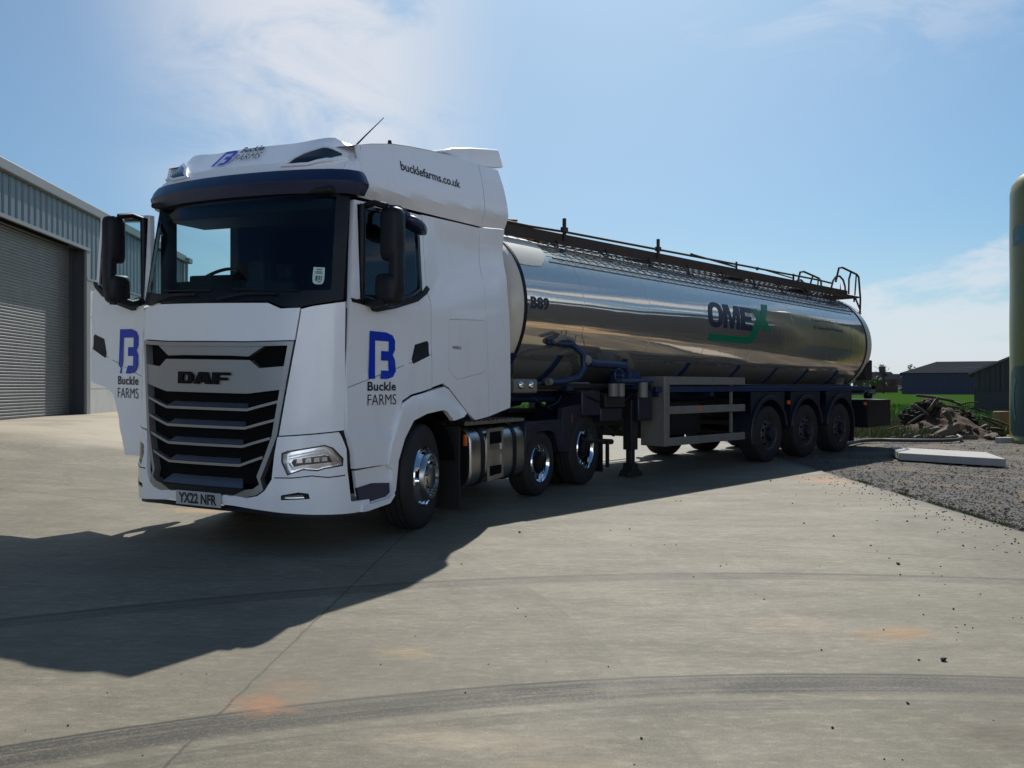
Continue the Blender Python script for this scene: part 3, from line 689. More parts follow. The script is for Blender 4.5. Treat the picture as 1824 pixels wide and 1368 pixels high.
    pts = [(.70, 1.20, 2.915), (.68, 1.34, 2.935), (.68, 1.47, 2.90)]
    g.tube([(x, ym * y, z) for x, y, z in pts], .028, 10); g.tube([(.70, ym * 1.22, 2.10), (.68, ym * 1.34, 2.07), (.69, ym * 1.45, 2.10)], .035, 10)
    g.tube([(.72, ym * 1.50, 2.05), (.73, ym * 1.50, 2.9)], .035, 10)
    g.tube([(.66, ym * 1.22, 2.11), (.67, ym * 1.225, 2.93)], .030, 8)
    add(g, 'mirror_arm', M['black'], smooth=60)
    if sd > 0:
        g = G(); n = 20; vs = []
        for k, (h, s) in enumerate(((-.05, .7), (-.04, .95), (0, 1), (.03, .85), (.045, .5))):
            for i in range(n):
                a = 2 * math.pi * i / n; vs.append((1.17 + .14 * s * math.cos(a), 1.42 + .09 * s * math.sin(a), 2.835 + h - .08 * s * math.cos(a) * .5))
        g.add(vs, [(k * n + i, k * n + (i + 1) % n, (k + 1) * n + (i + 1) % n, (k + 1) * n + i) for k in range(4) for i in range(n)] + [tuple(range(n))[::-1], tuple(4 * n + i for i in range(n))])
        g.tube([(.98, 1.23, 2.97), (1.04, 1.34, 2.96), (1.1, 1.40, 2.90)], .025, 8)
        add(g, 'kerb_mirror', M['navy'], smooth=60)
    return dr, obs
d_near, obs_n = make_door(1); d_far, obs_f = make_door(-1)
tag(d_near, 'closed door with blue B emblem'); tag(d_far, 'door swung wide open')
def warp_mesh(o, pre=None):
    for v in o.data.vertices:
        x, y, z = v.co.x, -v.co.y, v.co.z
        if pre: x, y, z = pre(x, y, z)
        x, y, z = W(x, y, z); v.co = (x, -y, z)
    o.data.update()
OM = math.radians(82); HX, HY = .47, -1.235
def swing(x, y, z):
    dx_, dy_ = x - HX, y - HY; c_, s_ = math.cos(OM), math.sin(OM)
    return (HX + dx_ * c_ + dy_ * s_ , HY - dx_ * s_ + dy_ * c_, z)
for o in obs_n: warp_mesh(o)
for o in obs_f: warp_mesh(o, swing)

# ---------------- wheel arch flares (white)
AO = [(.985, .842), (1.068, 1.0), (1.125, 1.11), (1.182, 1.215), (1.325, 1.27), (1.55, 1.305), (1.87, 1.36), (1.955, 1.335), (2.30, 1.085)]
AI = [(2.209, 1.05), (1.998, 1.02), (1.876, 1.114), (1.806, 1.133), (1.519, 1.103), (1.312, 1.047), (1.173, .888), (1.08, .70), (1.035, .43), (1.0, .40), (.99, .62), (.93, .675)]
for sd in (1, -1):
    def PA(x, z, sd=sd):
        # flare swells outward between its outer and inner edge
        return (x, sd * (1.262 + .035 * sstep(1.42 - math.hypot((x - 1.55) * .8, (z - .42)) , .50, .66)), z)
    PA.sg = -1 if sd > 0 else 1
    g = G(); g.sheet(PA, AO + AI, t=.05, grid=.06, off=.006); part(g, 'wheel_arch', M['white'], warp=W, smooth=40)
    g = G()
    g.sheet(side(sd), [(1.955, 1.365), (1.99, 1.33), (2.345, 1.075), (2.30, 1.06), (1.94, 1.325)], t=.05, grid=.1, off=-.004)
    g.lathe([(.62, -.35), (.60, 0)], n=20, axis='y', c=(1.55, sd * 1.22 + (.0 if sd > 0 else .35), .50), a0=10, a1=165)
    part(g, 'arch_liner', M['black'], warp=W, smooth=50)

# ---------------- seats, dashboard, steering wheel
g = G()
def Pd(y, t): return (.30 + .35 * t + .15 * (abs(y) / 1.1) ** 2, y, 2.06 + .04 * math.sin(math.pi * t) - .02 * t)
g.grid(Pd, [-1.12 + 2.24 * i / 16 for i in range(17)], [i / 5 for i in range(6)])
g.box((.62, -1.1, 1.55), (.78, 1.1, 2.03)); g.box((.62, -1.1, 2.0), (.80, .1, 2.30)); g.box((.66, -.95, 2.26), (.80, -.35, 2.36)); g.box((.6, .1, 2.0), (.76, 1.05, 2.12)); part(g, 'dashboard', M['interior'], warp=W, bevel=.02)
g = G(); cR = Matrix.Rotation(math.radians(-38), 3, 'Y'); pts = []
for i in range(28):
    a = 2 * math.pi * i / 28; p = cR @ Vector((.23 * math.cos(a), .23 * math.sin(a), 0)); pts.append((p.x + .86, p.y - .80, p.z + 2.33))
g.tube(pts, .017, 8, closed=True); g.tube([(.86, -.80, 2.33), (.70, -.80, 2.1)], .04, 8)
for a in (0, 120, 240):
    p = cR @ Vector((.23 * math.cos(math.radians(a + 60)), .23 * math.sin(math.radians(a + 60)), 0)); g.tube([(.86, -.80, 2.33), (p.x + .86, p.y - .80, p.z + 2.33)], .015, 6)
part(g, 'steering_wheel', M['black'], warp=W, smooth=60)
for y0 in (.35, -.95):
    g = G(); R_ = Matrix.Rotation(math.radians(12), 3, 'Y')
    g.box((1.12, y0, 1.62), (1.62, y0 + .5, 1.80)); g.box((1.52, y0 + .02, 1.75), (1.66, y0 + .48, 2.42), rot=R_); g.box((1.64, y0 + .12, 2.42), (1.74, y0 + .38, 2.62), rot=R_)
    g.box((1.2, y0 + .1, 1.34), (1.5, y0 + .4, 1.62)); part(g, 'seat', M['interior'], warp=W, bevel=.05)

# ---------------- wheels
def tyre(g, R, ri, w, n=72):
    """tyre about the y axis; outer face at y=+w/2"""
    h = w / 2; prof = [(ri, h - .03), (ri + .03, h - .012), (ri + .10 * (R - ri) / .22, h), (R - .07, h - .004), (R - .025, h - .018), (R - .006, h - .04)]
    gx = [h - .045]
    for gr in (-.09, -.03, .03, .09):
        prof += [(R, -gr + .008 if False else 0)][:0]
    for gr in (.085, .03, -.03, -.085): prof += [(R, gr + .007), (R - .014, gr + .005), (R - .014, gr - .005), (R, gr - .007)]
    prof += [(R - .006, -h + .04), (R - .025, -h + .018), (R - .07, -h + .004), (ri + .1 * (R - ri) / .22, -h), (ri + .03, -h + .012), (ri, -h + .03)]
    g.lathe(prof, n=n, axis='y')
def make_wheel(name, R, rr, w, style, label=None, parent=None):
    """style: 'steer' (disc bulging out), 'drive' (deep dish), 'small', 'trailer'"""
    e = empty(name, (0, 0, 0)); 
    if parent: e.parent = parent
    h = w / 2
    g = G(); tyre(g, R, rr, w); ty = g.build('tyre', M['rubber'], e, smooth=35)
    mt = {'steer': M['chrome'], 'drive': M['chrome'], 'small': M['chrome'], 'trailer': M['darkrim']}[style]
    g = G()
    if style == 'steer':
        barrel = [(rr + .004, h - .03), (rr - .006, h - .012), (rr - .02, h - .02), (rr - .03, h - .05)]; disc = [(rr - .03, h - .05), (rr - .05, h - .04), (.235, h + .01), (.17, h + .045), (.145, h + .05)]; hole_r = .205; hub = [(.235, h + .012), (.225, h + .05), (.21, h + .062), (.19, h + .058), (.185, h + .03), (.15, h + .025), (.12, h + .03), (.115, h + .06), (.09, h + .068), (0, h + .07)]; nh = 10
    elif style == 'drive':
        barrel = [(rr + .004, h - .03), (rr - .006, h - .012), (rr - .02, h - .02), (rr - .035, h - .06), (rr - .05, h - .13), (rr - .055, h - .17)]; disc = [(rr - .055, h - .17), (rr - .07, h - .18), (.20, h - .15), (.15, h - .14)]; hole_r = .205; hub = [(.15, h - .14), (.12, h - .13), (.115, h - .03), (.09, h - .015), (0, h - .01)]; nh = 10
    elif style == 'small':
        barrel = [(rr + .004, h - .03), (rr - .005, h - .012), (rr - .02, h - .03), (rr - .03, h - .06)]; disc = [(rr - .03, h - .06), (rr - .035, h - .065), (.175, h - .05), (.14, h - .045)]; hole_r = .185; hub = [(.14, h - .045), (.11, h - .05), (.105, h - .0), (.08, h + .01), (0, h + .015)]; nh = 8
    else:
        barrel = [(rr + .004, h - .03), (rr - .006, h - .012), (rr - .02, h - .02), (rr - .035, h - .05)]; disc = [(rr - .035, h - .05), (rr - .05, h - .06), (.21, h - .02), (.15, h - .01)]; hole_r = .215; hub = [(.15, h - .01), (.12, h - .02), (.115, h + .05), (.09, h + .065), (0, h + .07)]; nh = 10
    g.lathe(barrel, n=64)
    rad = sorted([(r, hh) for r, hh in disc])
    def Pdisc(x, z): r = math.hypot(x, z); return (x, lerp_table(rad, r), z)
    Pdisc.sg = -1
    ro, ri_ = disc[0][0], disc[-1][0]
    outl = [(ro * math.cos(2 * math.pi * i / 64), ro * math.sin(2 * math.pi * i / 64)) for i in range(64)]
    hs = [[(ri_ * math.cos(2 * math.pi * i / 32), ri_ * math.sin(2 * math.pi * i / 32)) for i in range(32)]]
    for k in range(nh):
        a = 2 * math.pi * (k + .5) / nh; hs.append([(hole_r * math.cos(a) + .027 * math.cos(2 * math.pi * i / 10), hole_r * math.sin(a) + .027 * math.sin(2 * math.pi * i / 10)) for i in range(10)])
    g.sheet(Pdisc, outl, holes=hs, t=.012, grid=.04)
    g.build('rim', mt, e, smooth=40)
    g = G(); g.lathe(hub, n=32)
    br = .17 if style != 'small' else .125
    for k in range(10):
        a = 2 * math.pi * k / 10; hh = lerp_table(rad, br) if br > ri_ else hub[0][1] - .01
        g.lathe([(.0, .03), (.011, .03), (.015, .0)], n=8, c=(br * math.cos(a), hh, br * math.sin(a)))
    g.build('hub', {'trailer': M['navyguard'], 'drive': M['black'], 'small': M['black']}.get(style, M['alu']), e, smooth=40)
    g = G(); g.lathe([(rr - .002, h - .06), (rr - .002, -h + .03), (.05, -h + .03)], n=40); g.lathe([(.12, -h + .05), (.24, -h + .06), (.24, -.02), (.12, 0), (0, 0)], n=32)
    g.build('brake_drum', M['void'], e, smooth=40)
    return e
def place_wheel(e, x, y, z, sd, steer=0.0):
    # local frame of the vehicle has y flipped: near side is -y
    e.location = (x, -y * sd, z)
    e.rotation_euler = (0, random.uniform(0, .6), (0 if sd > 0 else math.pi) + steer)
def tractor_wheels():
    ws = make_wheel('wheel', .505, .292, .34, 'steer', parent=tractor); place_wheel(ws, 1.56, 1.07, .50, 1, STEER); 
    w2 = copy_tree(ws, tractor); place_wheel(w2, 1.56, 1.07, .50, -1, STEER)
    wm = make_wheel('wheel', .41, .245, .30, 'small', parent=tractor); place_wheel(wm, 4.17, 1.05, .41, 1); w2 = copy_tree(wm, tractor); place_wheel(w2, 4.17, 1.05, .41, -1)
    wd = make_wheel('wheel', .505, .292, .30, 'drive', parent=tractor); place_wheel(wd, 5.50, 1.09, .50, 1); w2 = copy_tree(wd, tractor); place_wheel(w2, 5.50, 1.09, .50, -1)
    for sd in (1, -1):
        w3 = copy_tree(wd, tractor); place_wheel(w3, 5.50, .75, .50, sd)
STEER = math.radians(16)
tractor_wheels()

# ---------------- chassis
g = G()
for y in (-.43, .35): g.box((.9, y, .74), (6.15, y + .08, 1.0))
for x in (1.2, 2.6, 3.4, 4.7, 6.0): g.box((x, -.4, .78), (x + .12, .4, .96))
g.box((4.55, -.55, 1.0), (5.5, .55, 1.05)); g.lathe([(.0, 1.19), (.46, 1.19), (.47, 1.15), (.44, 1.10), (.2, 1.05)], n=32, axis='z', c=(4.95, 0, 0))
for x in (1.56, 4.17, 5.5): g.tube([(x, -1.0, .48), (x, 1.0, .48)], .08, 10)
g.box((3.75, -.75, .50), (4.6, .75, .62)); g.box((2.4, -1.15, .35), (3.7, -.5, .92)); g.box((.45, -1.05, .42), (1.0, 1.05, .9)); g.box((1.9, -.9, .35), (2.35, .9, 1.0))
g.box((2.75, -.9, .95), (3.2, .9, 1.15))
part(g, 'chassis_frame', M['chassis'], bevel=.01)
# fuel tank
g = G(); n = 28; cy, cz, hy, hz = .93, .605, .295, .32; prof = []
for i in range(n):
    a = 2 * math.pi * i / n; prof.append((cy + hy * math.copysign(abs(math.cos(a)) ** .5, math.cos(a)), cz + hz * math.copysign(abs(math.sin(a)) ** .5, math.sin(a))))
g.prism(prof, lambda u, v: (2.45, u, v), lambda u, v: (3.68, u, v)); ft = part(g, 'fuel_tank', M['alu'], bevel=.02, smooth=40)
for x0 in (2.66, 3.38):
    g = G(); pr2 = [(cy + (u - cy) * 1.03, cz + (v - cz) * 1.03) for u, v in prof]; g.prism(pr2, lambda u, v: (x0, u, v), lambda u, v: (x0 + .07, u, v)); part(g, 'strap', M['black'], ft, smooth=40)
g = G()
def PT(x, z): return (x, 1.235, z)
PT.sg = -1
g.sheet(PT, [(2.77, .895), (3.13, .905), (3.13, .345), (2.77, .32)], holes=[[(2.82, .86), (3.09, .865), (3.09, .66), (2.82, .655)], [(2.82, .60), (3.09, .605), (3.09, .39), (2.82, .375)]], t=.012, grid=.3); part(g, 'step_frame', M['alu'], ft)
g = G(); g.box((2.82, 1.2, .37), (3.09, 1.222, .865)); part(g, 'step_well', M['void'], ft)
g = G(); g.box((2.36, .75, .95), (3.7, 1.2, .985)); 
for i in range(12): g.box((2.4 + .1 * i, .76, .985), (2.44 + .1 * i, 1.19, .995))
part(g, 'catwalk', M['alu'], smooth=0)
for (x, z, nm) in ((2.33, .80, 0), (5.0, .93, 0)):
    g = G(); g.box((x, 1.20, z - .06), (x + .03, 1.235, z + .06)); part(g, 'side_marker', M['orange'], bevel=.004)
# cab-back air lines and bracket
g = G(); pts = []
for i in range(160):
    a = i * .5; pts.append((3.3 + i * .0085, -.1 + .045 * math.cos(a), 1.75 - .25 * math.sin(math.pi * i / 159) + .045 * math.sin(a)))
g.tube(pts, .008, 5); part(g, 'air_line', M['black'])
g = G(); g.box((2.85, -.9, 1.1), (2.95, .9, 1.4)); g.tube([(2.9, .5, 1.2), (2.9, .5, 2.4)], .04); part(g, 'rear_bulkhead', M['chassis'])
# mudguards and flaps
for sd in (1, -1):
    y0, y1 = (.90, 1.235) if sd > 0 else (-1.235, -.90)
    g = G(); a = arc((4.17, .43), .50, 12, 168, 14); b = arc((4.17, .43), .47, 168, 12, 14); g.prism(a + b, lambda u, v: (u, y0, v), lambda u, v: (u, y1, v))
    g.prism([(3.68, .93), (4.66, .93), (4.75, .50), (4.60, .52), (4.47, .76), (4.36, .80), (4.0, .81), (3.80, .66), (3.70, .54), (3.66, .54)], lambda u, v: (u, y0 + .2 * (sd > 0), v), lambda u, v: (u, y1 - .2 * (sd < 0), v)); part(g, 'mudguard', M['navyguard'], bevel=.006)
    g = G(); a = arc((5.5, .50), .60, -8, 172, 18); b = arc((5.5, .50), .57, 172, -8, 18); g.prism(a + b, lambda u, v: (u, y0 - (.3 if sd > 0 else 0), v), lambda u, v: (u, y1 + (.3 if sd < 0 else 0), v))
    g.prism([(4.7, .90), (4.75, 1.08), (5.5, 1.13), (5.9, 1.0), (6.06, .80), (6.0, .62), (5.86, .86), (5.66, .95), (5.36, .96), (5.12, .84), (4.97, .62), (4.92, .5), (4.72, .5)], lambda u, v: (u, y0 + .25 * (sd > 0), v), lambda u, v: (u, y1 - .25 * (sd < 0), v)); part(g, 'mudguard', M['navyguard'], bevel=.006)
    g = G(); g.box((6.08, y0, .12), (6.10, y1, .75)); part(g, 'mudflap', M['black'])
    g = G(); g.box((2.20, y0 - .05 * (sd > 0), .09), (2.22, y1 + .05 * (sd < 0), .95)); part(g, 'mudflap', M['rubber'])
# roof aerial
g = G(); g.tube([(1.46, .5, 3.72), (1.60, .5, 3.85), (1.90, .5, 4.12)], [.010, .008, .004], 6); part(g, 'aerial', M['black'], warp=W)
g = G(); g.lathe([(.0, .055), (.018, .05), (.025, .0)], n=12, axis='z', c=(2.0, .5, 3.86)); part(g, 'aerial_base', M['black'], warp=W)
# web address along the roof side
g = G()
def web(a, b):
    x = 1.185 + .99 * a; z = 3.345 + .045 * a + .085 * b; return (x, S(x, z) + .004, z)
put_text(g, 'bucklefarms.co.uk', web, bold=.018); part(g, 'lettering', M['ink'], warp=W, smooth=0, recalc=False)
# ================================================================== the tanker trailer
trailer = empty('tanker_trailer', (KP[0], KP[1], 0), math.pi / 2 - PH,
                'long polished steel tank trailer with OMEX lettering coupled behind the lorry cab', 'tanker trailer')
def tp(g, name, mat, parent=None, **kw): return g.build(name, mat, parent or trailer, **kw)
RT = 1.08; X0, X1 = -.38, 10.42
def zc(x): return 2.40 - .0102 * (x + .38)
def PC(x, th, r=RT): return (x, r * math.cos(th), zc(x) + r * math.sin(th))
g = G(); na = 96; xs_ = [X0 + (X1 - X0) * i / 60 for i in range(61)]
g.grid(lambda x, a: PC(x, 2 * math.pi * a / na), xs_, range(na + 1))
tank = tp(g, 'tank_shell', M['tank'], smooth=60)
g = G()
def head(sg, x0):
    pr = []
    for i in range(15):
        t = i / 14; a = t * math.pi / 2
        pr.append((RT * .998 * max(0, 1 - t ** 3.2) ** .5, sg * .40 * t))
    return pr
for sg, x0 in ((-1, X0), (1, X1)):
    pr_ = head(sg, x0); pr_ = pr_ if sg < 0 else [(RT * .998, 0)] + [(a, b + .20) for a, b in pr_]
    g = G(); g.lathe(pr_, n=72, axis='x', c=(x0, 0, zc(x0))); tp(g, 'tank_end', M['cream'], smooth=60)
for x in (X0, X1):
    g = G(); g.lathe([(RT - .01, -.025), (RT + .012, -.022), (RT + .012, .022), (RT - .01, .025)], n=96, axis='x', c=(x, 0, zc(x))); tp(g, 'tank_ring', M['black'], smooth=60)
# cream cladding cap over the front shoulder of the tank
def Pcy0(x, th): return PC(x, th)
Pcy0.sg = -1
capo = [(X0 + .03, math.radians(30)), (-.10, math.radians(30)), (.08, math.radians(31.5)), (.20, math.radians(38)), (.31, math.radians(48)), (.35, math.radians(58)), (.36, math.radians(75)), (.36, math.radians(120)), (X0 + .03, math.radians(120))]
g = G(); g.sheet(Pcy0, capo, t=.004, grid=.12, gv=.06, off=.008); tp(g, 'front_cladding', M['cream'], smooth=60)
# lettering on the tank
def cy(x, th, off=.004): return PC(x, th, RT + off)
def Pcy(x, th): return PC(x, th)
Pcy.sg = -1
def letter(g, poly, holes, x0, x1, t0, t1, slant=0.0):
    m = lambda p: (x0 + (x1 - x0) * p[0] + slant * p[1], math.radians(t0 + (t1 - t0) * p[1]))
    g.sheet(Pcy, [m(p) for p in poly], holes=[[m(p) for p in h] for h in holes], t=.002, grid=.2, gv=.05, off=.005)
def ell(cx, cz, rx, rz, n=28, p=.8): return [(cx + rx * math.copysign(abs(math.cos(2 * math.pi * i / n)) ** p, math.cos(2 * math.pi * i / n)), cz + rz * math.copysign(abs(math.sin(2 * math.pi * i / n)) ** p, math.sin(2 * math.pi * i / n))) for i in range(n)]
g = G(); T0, T1 = 0.0, 22.5; sl = .09
letter(g, ell(.5, .5, .5, .5), [ell(.5, .5, .22, .31)], 3.90, 4.37, T0 - .5, T1 + .5, sl)
letter(g, [(0, 0), (.22, 0), (.24, .72), (.42, 0), (.60, 0), (.78, .72), (.78, 0), (1, 0), (1, 1), (.68, 1), (.51, .36), (.34, 1), (0, 1)], [], 4.385, 4.93, T0, T1, sl)
letter(g, [(0, 0), (1, 0), (1, .22), (.36, .22), (.36, .40), (.92, .40), (.92, .60), (.36, .60), (.36, .78), (1, .78), (1, 1), (0, 1)], [], 4.96, 5.36, T0, T1, sl)
tp(g, 'lettering', M['navyvinyl'], tank, smooth=60)
g = G()
def m2(p): return (p[0], math.radians(p[1]))
pts = [(5.455, 22.5), (5.66, 22.5), (5.76, 17.0), (5.93, 29.5), (6.16, 29.5), (5.90, 13.5), (6.03, 1), (5.80, 1), (5.715, 7.2), (5.50, -5), (5.36, -10.5), (5.24, -12.5), (3.93, -12.5), (3.96, -6.5), (5.13, -6.5), (5.24, -5.0), (5.56, 12.5)]
g.sheet(Pcy, [m2(p) for p in pts], t=.002, grid=.2, gv=.05, off=.006); tp(g, 'lettering', M['green'], tank, smooth=60)
g = G(); put_text(g, 'B89', lambda a, b: cy(-.285 + .34 * a, math.radians(-2 + 8.5 * b), .006), bold=.03, spacing=1.08); tp(g, 'lettering', M['navyvinyl'], tank, smooth=0, recalc=False)
g = G(); put_text(g, 'Liquid Fertiliser Suppliers', lambda a, b: cy(7.88 + 1.75 * a, math.radians(18.0 + 4.2 * b), .006), bold=.01)
put_text(g, '& Suspension Products', lambda a, b: cy(7.86 + 1.35 * a, math.radians(9.5 + 4.5 * b), .006), bold=.01)
tp(g, 'lettering', M['navyvinyl'], tank, smooth=0, recalc=False)

# walkway on top: grating deck, toe board, folding handrail, brackets
ZD = 3.50
g = G(); xa, xb = -.62, 10.9
for i in range(8): 
    y = -.44 + .88 * i / 7; g.box((xa, y - .013, ZD - .02), (xb, y + .013, ZD))
nb = 56
for i in range(nb + 1): x = xa + (xb - xa) * i / nb; g.box((x - .013, -.43, ZD - .018), (x + .013, .43, ZD - .004))
tp(g, 'walkway_grating', M['darkrust'], smooth=0)
g = G()
g.box((xa, .43, ZD - .085), (xb, .455, ZD + .075)); g.box((xa, -.455, ZD - .08), (xb, -.43, ZD + .09))
g.box((xa - .4, .40, ZD - .02), (xa, .46, ZD + .12), rot=Matrix.Rotation(math.radians(6), 3, 'Y'))
g.add([(xa, .44, ZD + .1), (xa, -.44, ZD + .1), (xa - .55, .30, ZD - .22), (xa - .55, -.30, ZD - .22), (xa, .44, ZD + .08), (xa, -.44, ZD + .08), (xa - .55, .30, ZD - .24), (xa - .55, -.30, ZD - .24)], [(0, 1, 3, 2), (4, 6, 7, 5), (0, 2, 6, 4), (1, 5, 7, 3), (0, 4, 5, 1), (2, 3, 7, 6)])
tp(g, 'toe_board', M['darkrust'], smooth=0, bevel=.004)
g = G()
rail = [(-1.3, .46, ZD + .10), (.3, .46, ZD + .09), (1.0, .46, ZD + .11), (2.2, .46, ZD + .12), (4.4, .46, ZD + .14), (9.3, .46, ZD + .18), (10.0, .46, ZD + .17)]
g.tube(rail, .02, 6)
g.tube([(-1.3, .30, ZD + .02), (.1, .44, ZD + .14)], .016, 6); g.tube([(-1.35, -.4, ZD + .19), (9.8, -.46, ZD + .20)], .02, 6)
for x in (1.02, 3.35): g.box((x, .45, ZD - .02), (x + .04, .49, ZD + .30)); g.box((x - .03, .44, ZD + .1), (x + .07, .5, ZD + .17))
for x in (5.9, 8.2): g.tube([(x, .46, ZD + .05), (x, .46, ZD + .20)], .02, 6); g.tube([(x - 1.5, .47, ZD + .165), (x, .47, ZD + .10)], .014, 6); g.box((x - 1.55, .45, ZD + .12), (x - 1.5, .48, ZD + .18))
g.tube([(4.35, .47, ZD + .16), (5.9, .47, ZD + .09)], .012, 5)
tp(g, 'handrail', M['darkrust'], smooth=40)
g = G()
for sd in (1, -1):
    def sk_(x, a): q = PC(x, math.radians(a), RT + .045); return (q[0], sd * q[1], q[2])
    for a in (61, 57.5, 54, 50.5, 47, 43.5): g.tube([sk_(.40 + i * .9, a) for i in range(12)], .005, 4)
    x = .40
    while x < 10.3:
        g.tube([sk_(x + .10 * k, 64 - k * 6.2) for k in range(5)], .005, 4, cap=False); x += .19
tp(g, 'safety_net', M['skirt'], smooth=0)
g = G()
for sd in (1, -1): g.tube([sk_(.36 + i * .9, 39.5) for i in range(12)] if sd < 0 else [(lambda q: (q[0], q[1], q[2]))(PC(.36 + i * .9, math.radians(39.5), RT + .04)) for i in range(12)], .012, 6)
tp(g, 'net_rail', M['skirt'], smooth=40)
for i in range(9):
    x = .78 + 1.12 * i; ct = zc(x)
    for sd in (1, -1):
        g = G(); th = math.radians(57); yb = RT * math.cos(th); zb = ct + RT * math.sin(th)
        g.tube([(x - .06, sd * .44, ZD - .05), (x, sd * yb, zb + .01), (x + .12, sd * .45, ZD - .03)], .014, 6); g.box((x - .07, sd * yb - .03, zb - .02), (x + .07, sd * yb + .03, zb + .025))
        tp(g, 'bracket', M['darkrust'], smooth=0)
for x in (.9, 3.6, 6.6, 9.4):   # manlids and valve covers on the top line
    g = G(); g.lathe([(0, .16), (.22, .15), (.25, .1), (.25, -.08)], n=24, axis='z', c=(x, -.1, zc(x) + RT)); g.tube([(x - .3, .30, ZD - .08), (x - .3, .36, ZD - .04)], .07, 12); tp(g, 'manlid', M['darkrust'], smooth=40)
# rear platform hoops and ladder
g = G(); ye = .46
for y in (ye, -ye):
    g.tube([(10.0, y, ZD + .02), (10.1, y, ZD + .22), (10.25, y, ZD + .34), (10.45, y, ZD + .37), (10.65, y, ZD + .30), (10.75, y, ZD + .16), (10.77, y, ZD)], .022, 8)
    g.tube([(10.25, y, ZD + .22), (10.42, y, ZD + .55), (10.6, y, ZD + .58), (11.4, y, ZD + .50), (11.52, y, ZD + .45), (11.55, y, ZD + .30), (11.62, y, ZD - .05), (11.60, y, ZD - .35), (11.55, y, ZD - .60), (11.52, y, 1.3)], .024, 8)
    g.tube([(10.95, y, ZD), (10.97, y, ZD + .35), (11.08, y, ZD + .52)], .022, 8); g.tube([(11.30, y, ZD), (11.38, y, ZD + .48)], .018, 8)
    g.tube([(11.3, y, ZD - .04), (11.58, y, ZD - .30)], .02, 6); g.tube([(10.9, y, ZD - .42), (11.58, y, ZD - .40)], .016, 6)
g.box((10.85, -.45, ZD - .05), (11.58, .45, ZD - .01)); g.box((11.28, .43, ZD - .16), (11.31, .46, ZD - .03))
for i in range(8): g.tube([(11.55, -.46, 3.0 - .25 * i), (11.55, .46, 3.0 - .25 * i)], .015, 6)
g.tube([(10.5, .46, ZD - .01), (10.5, .46, ZD + .2)], [.02, .004], 6)
tp(g, 'rear_ladder', M['darkrust'], smooth=40)

# blue chassis, saddles, pipework
g = G()
for y in (-.55, .47): g.box((-.75, y, 1.14), (10.6, y + .08, 1.30))
g.box((-.8, -.6, 1.16), (.7, .6, 1.22)); g.box((2.3, 1.12, 1.27), (10.3, 1.20, 1.36)); g.box((2.3, -1.20, 1.27), (10.3, -1.12, 1.36))
for x in (2.4, 3.9, 5.5, 7.0, 8.5, 10.1): g.box((x, -1.15, 1.20), (x + .08, 1.15, 1.28))
tp(g, 'chassis_beam', M['blue'], bevel=.008)
for x in (-.45, .45, 1.9, 3.6, 5.2, 6.6, 7.9, 9.3):
    g = G()
    for sd in (1, -1):
        def Pst(u, v, sd=sd): q = PC(u + .12 * (v + .5), v); return (q[0], sd * q[1], q[2])
        Pst.sg = -sd
        g = G(); g.sheet(Pst, [(x, math.radians(-62)), (x + .09, math.radians(-62)), (x + .09, math.radians(-34)), (x, math.radians(-34))], t=.015, grid=.2, gv=.08, off=.018)
        tp(g, 'saddle_strap', M['blue'], smooth=40)
        g = G(); g.box((x - .04, min(sd * .5, sd * 1.08), 1.305), (x + .09, max(sd * .5, sd * 1.08), 1.365))
        tp(g, 'saddle', M['blue'], smooth=0)
g = G()
g.tube([(.10, 1.0, 1.95), (.42, 1.16, 1.93), (.60, 1.2, 1.80), (.62, 1.2, 1.62), (.50, 1.2, 1.48), (.25, 1.15, 1.43), (.0, 1.0, 1.42)], .045, 10)
g.tube([(.78, 1.16, 1.68), (1.55, 1.16, 1.66), (1.66, 1.15, 1.58), (1.68, 1.12, 1.42)], .055, 10); g.tube([(1.3, 1.18, 1.44), (2.2, 1.18, 1.44)], .035, 8)
g.box((1.55, .9, 1.38), (1.95, 1.15, 1.58)); g.tube([(.62, 1.18, 1.72), (.8, 1.18, 1.69)], .03, 8)
tp(g, 'pipework', M['blue'], smooth=40)
for pa, pb_, r_ in (((.60, 1.18, 1.72), (.72, 1.18, 1.715), .075), ((1.25, 1.2, 1.40), (1.25, 1.2, 1.22), .07), ((1.42, 1.2, 1.40), (1.42, 1.2, 1.22), .06), ((1.95, 1.2, 1.42), (1.95, 1.2, 1.20), .07), ((-.04, 1.14, 1.42), (.02, 1.14, 1.42), .05)):
    g = G(); g.tube([pa, pb_], r_, 14); tp(g, 'pipe_valve', M['steelgrey'], smooth=40)
g = G(); g.tube([(.52, 1.1, 1.85), (.50, 1.16, 2.05), (.60, 1.18, 2.06), (.66, 1.18, 1.9)], .008, 6); g.tube([(.1, 1.12, 1.95), (.3, 1.14, 2.02), (.45, 1.15, 1.98)], .03, 8); tp(g, 'valve_handle', M['steelgrey'], smooth=40)
g = G(); g.box((1.1, .7, .86), (1.60, 1.10, 1.06)); g.box((1.9, .75, .85), (2.25, 1.16, 1.30)); g.box((.7, .4, .95), (1.1, 1.1, 1.30)); tp(g, 'equipment_box', M['navyguard'], bevel=.02)
g = G(); g.box((2.7, -.9, .55), (4.3, .7, 1.12)); g.box((-.2, -1.0, 1.32), (9.8, 1.0, 1.40)); tp(g, 'under_tray', M['chassis'], bevel=.02)
g = G(); g.box((-.05, -.9, 1.30), (1.1, .9, 1.42)); tp(g, 'frame_plate', M['steelgrey'], bevel=.01)
g = G(); g.box((1.15, .6, 1.06), (1.6, 1.14, 1.26)); tp(g, 'valve_box', M['chassis'], bevel=.01)
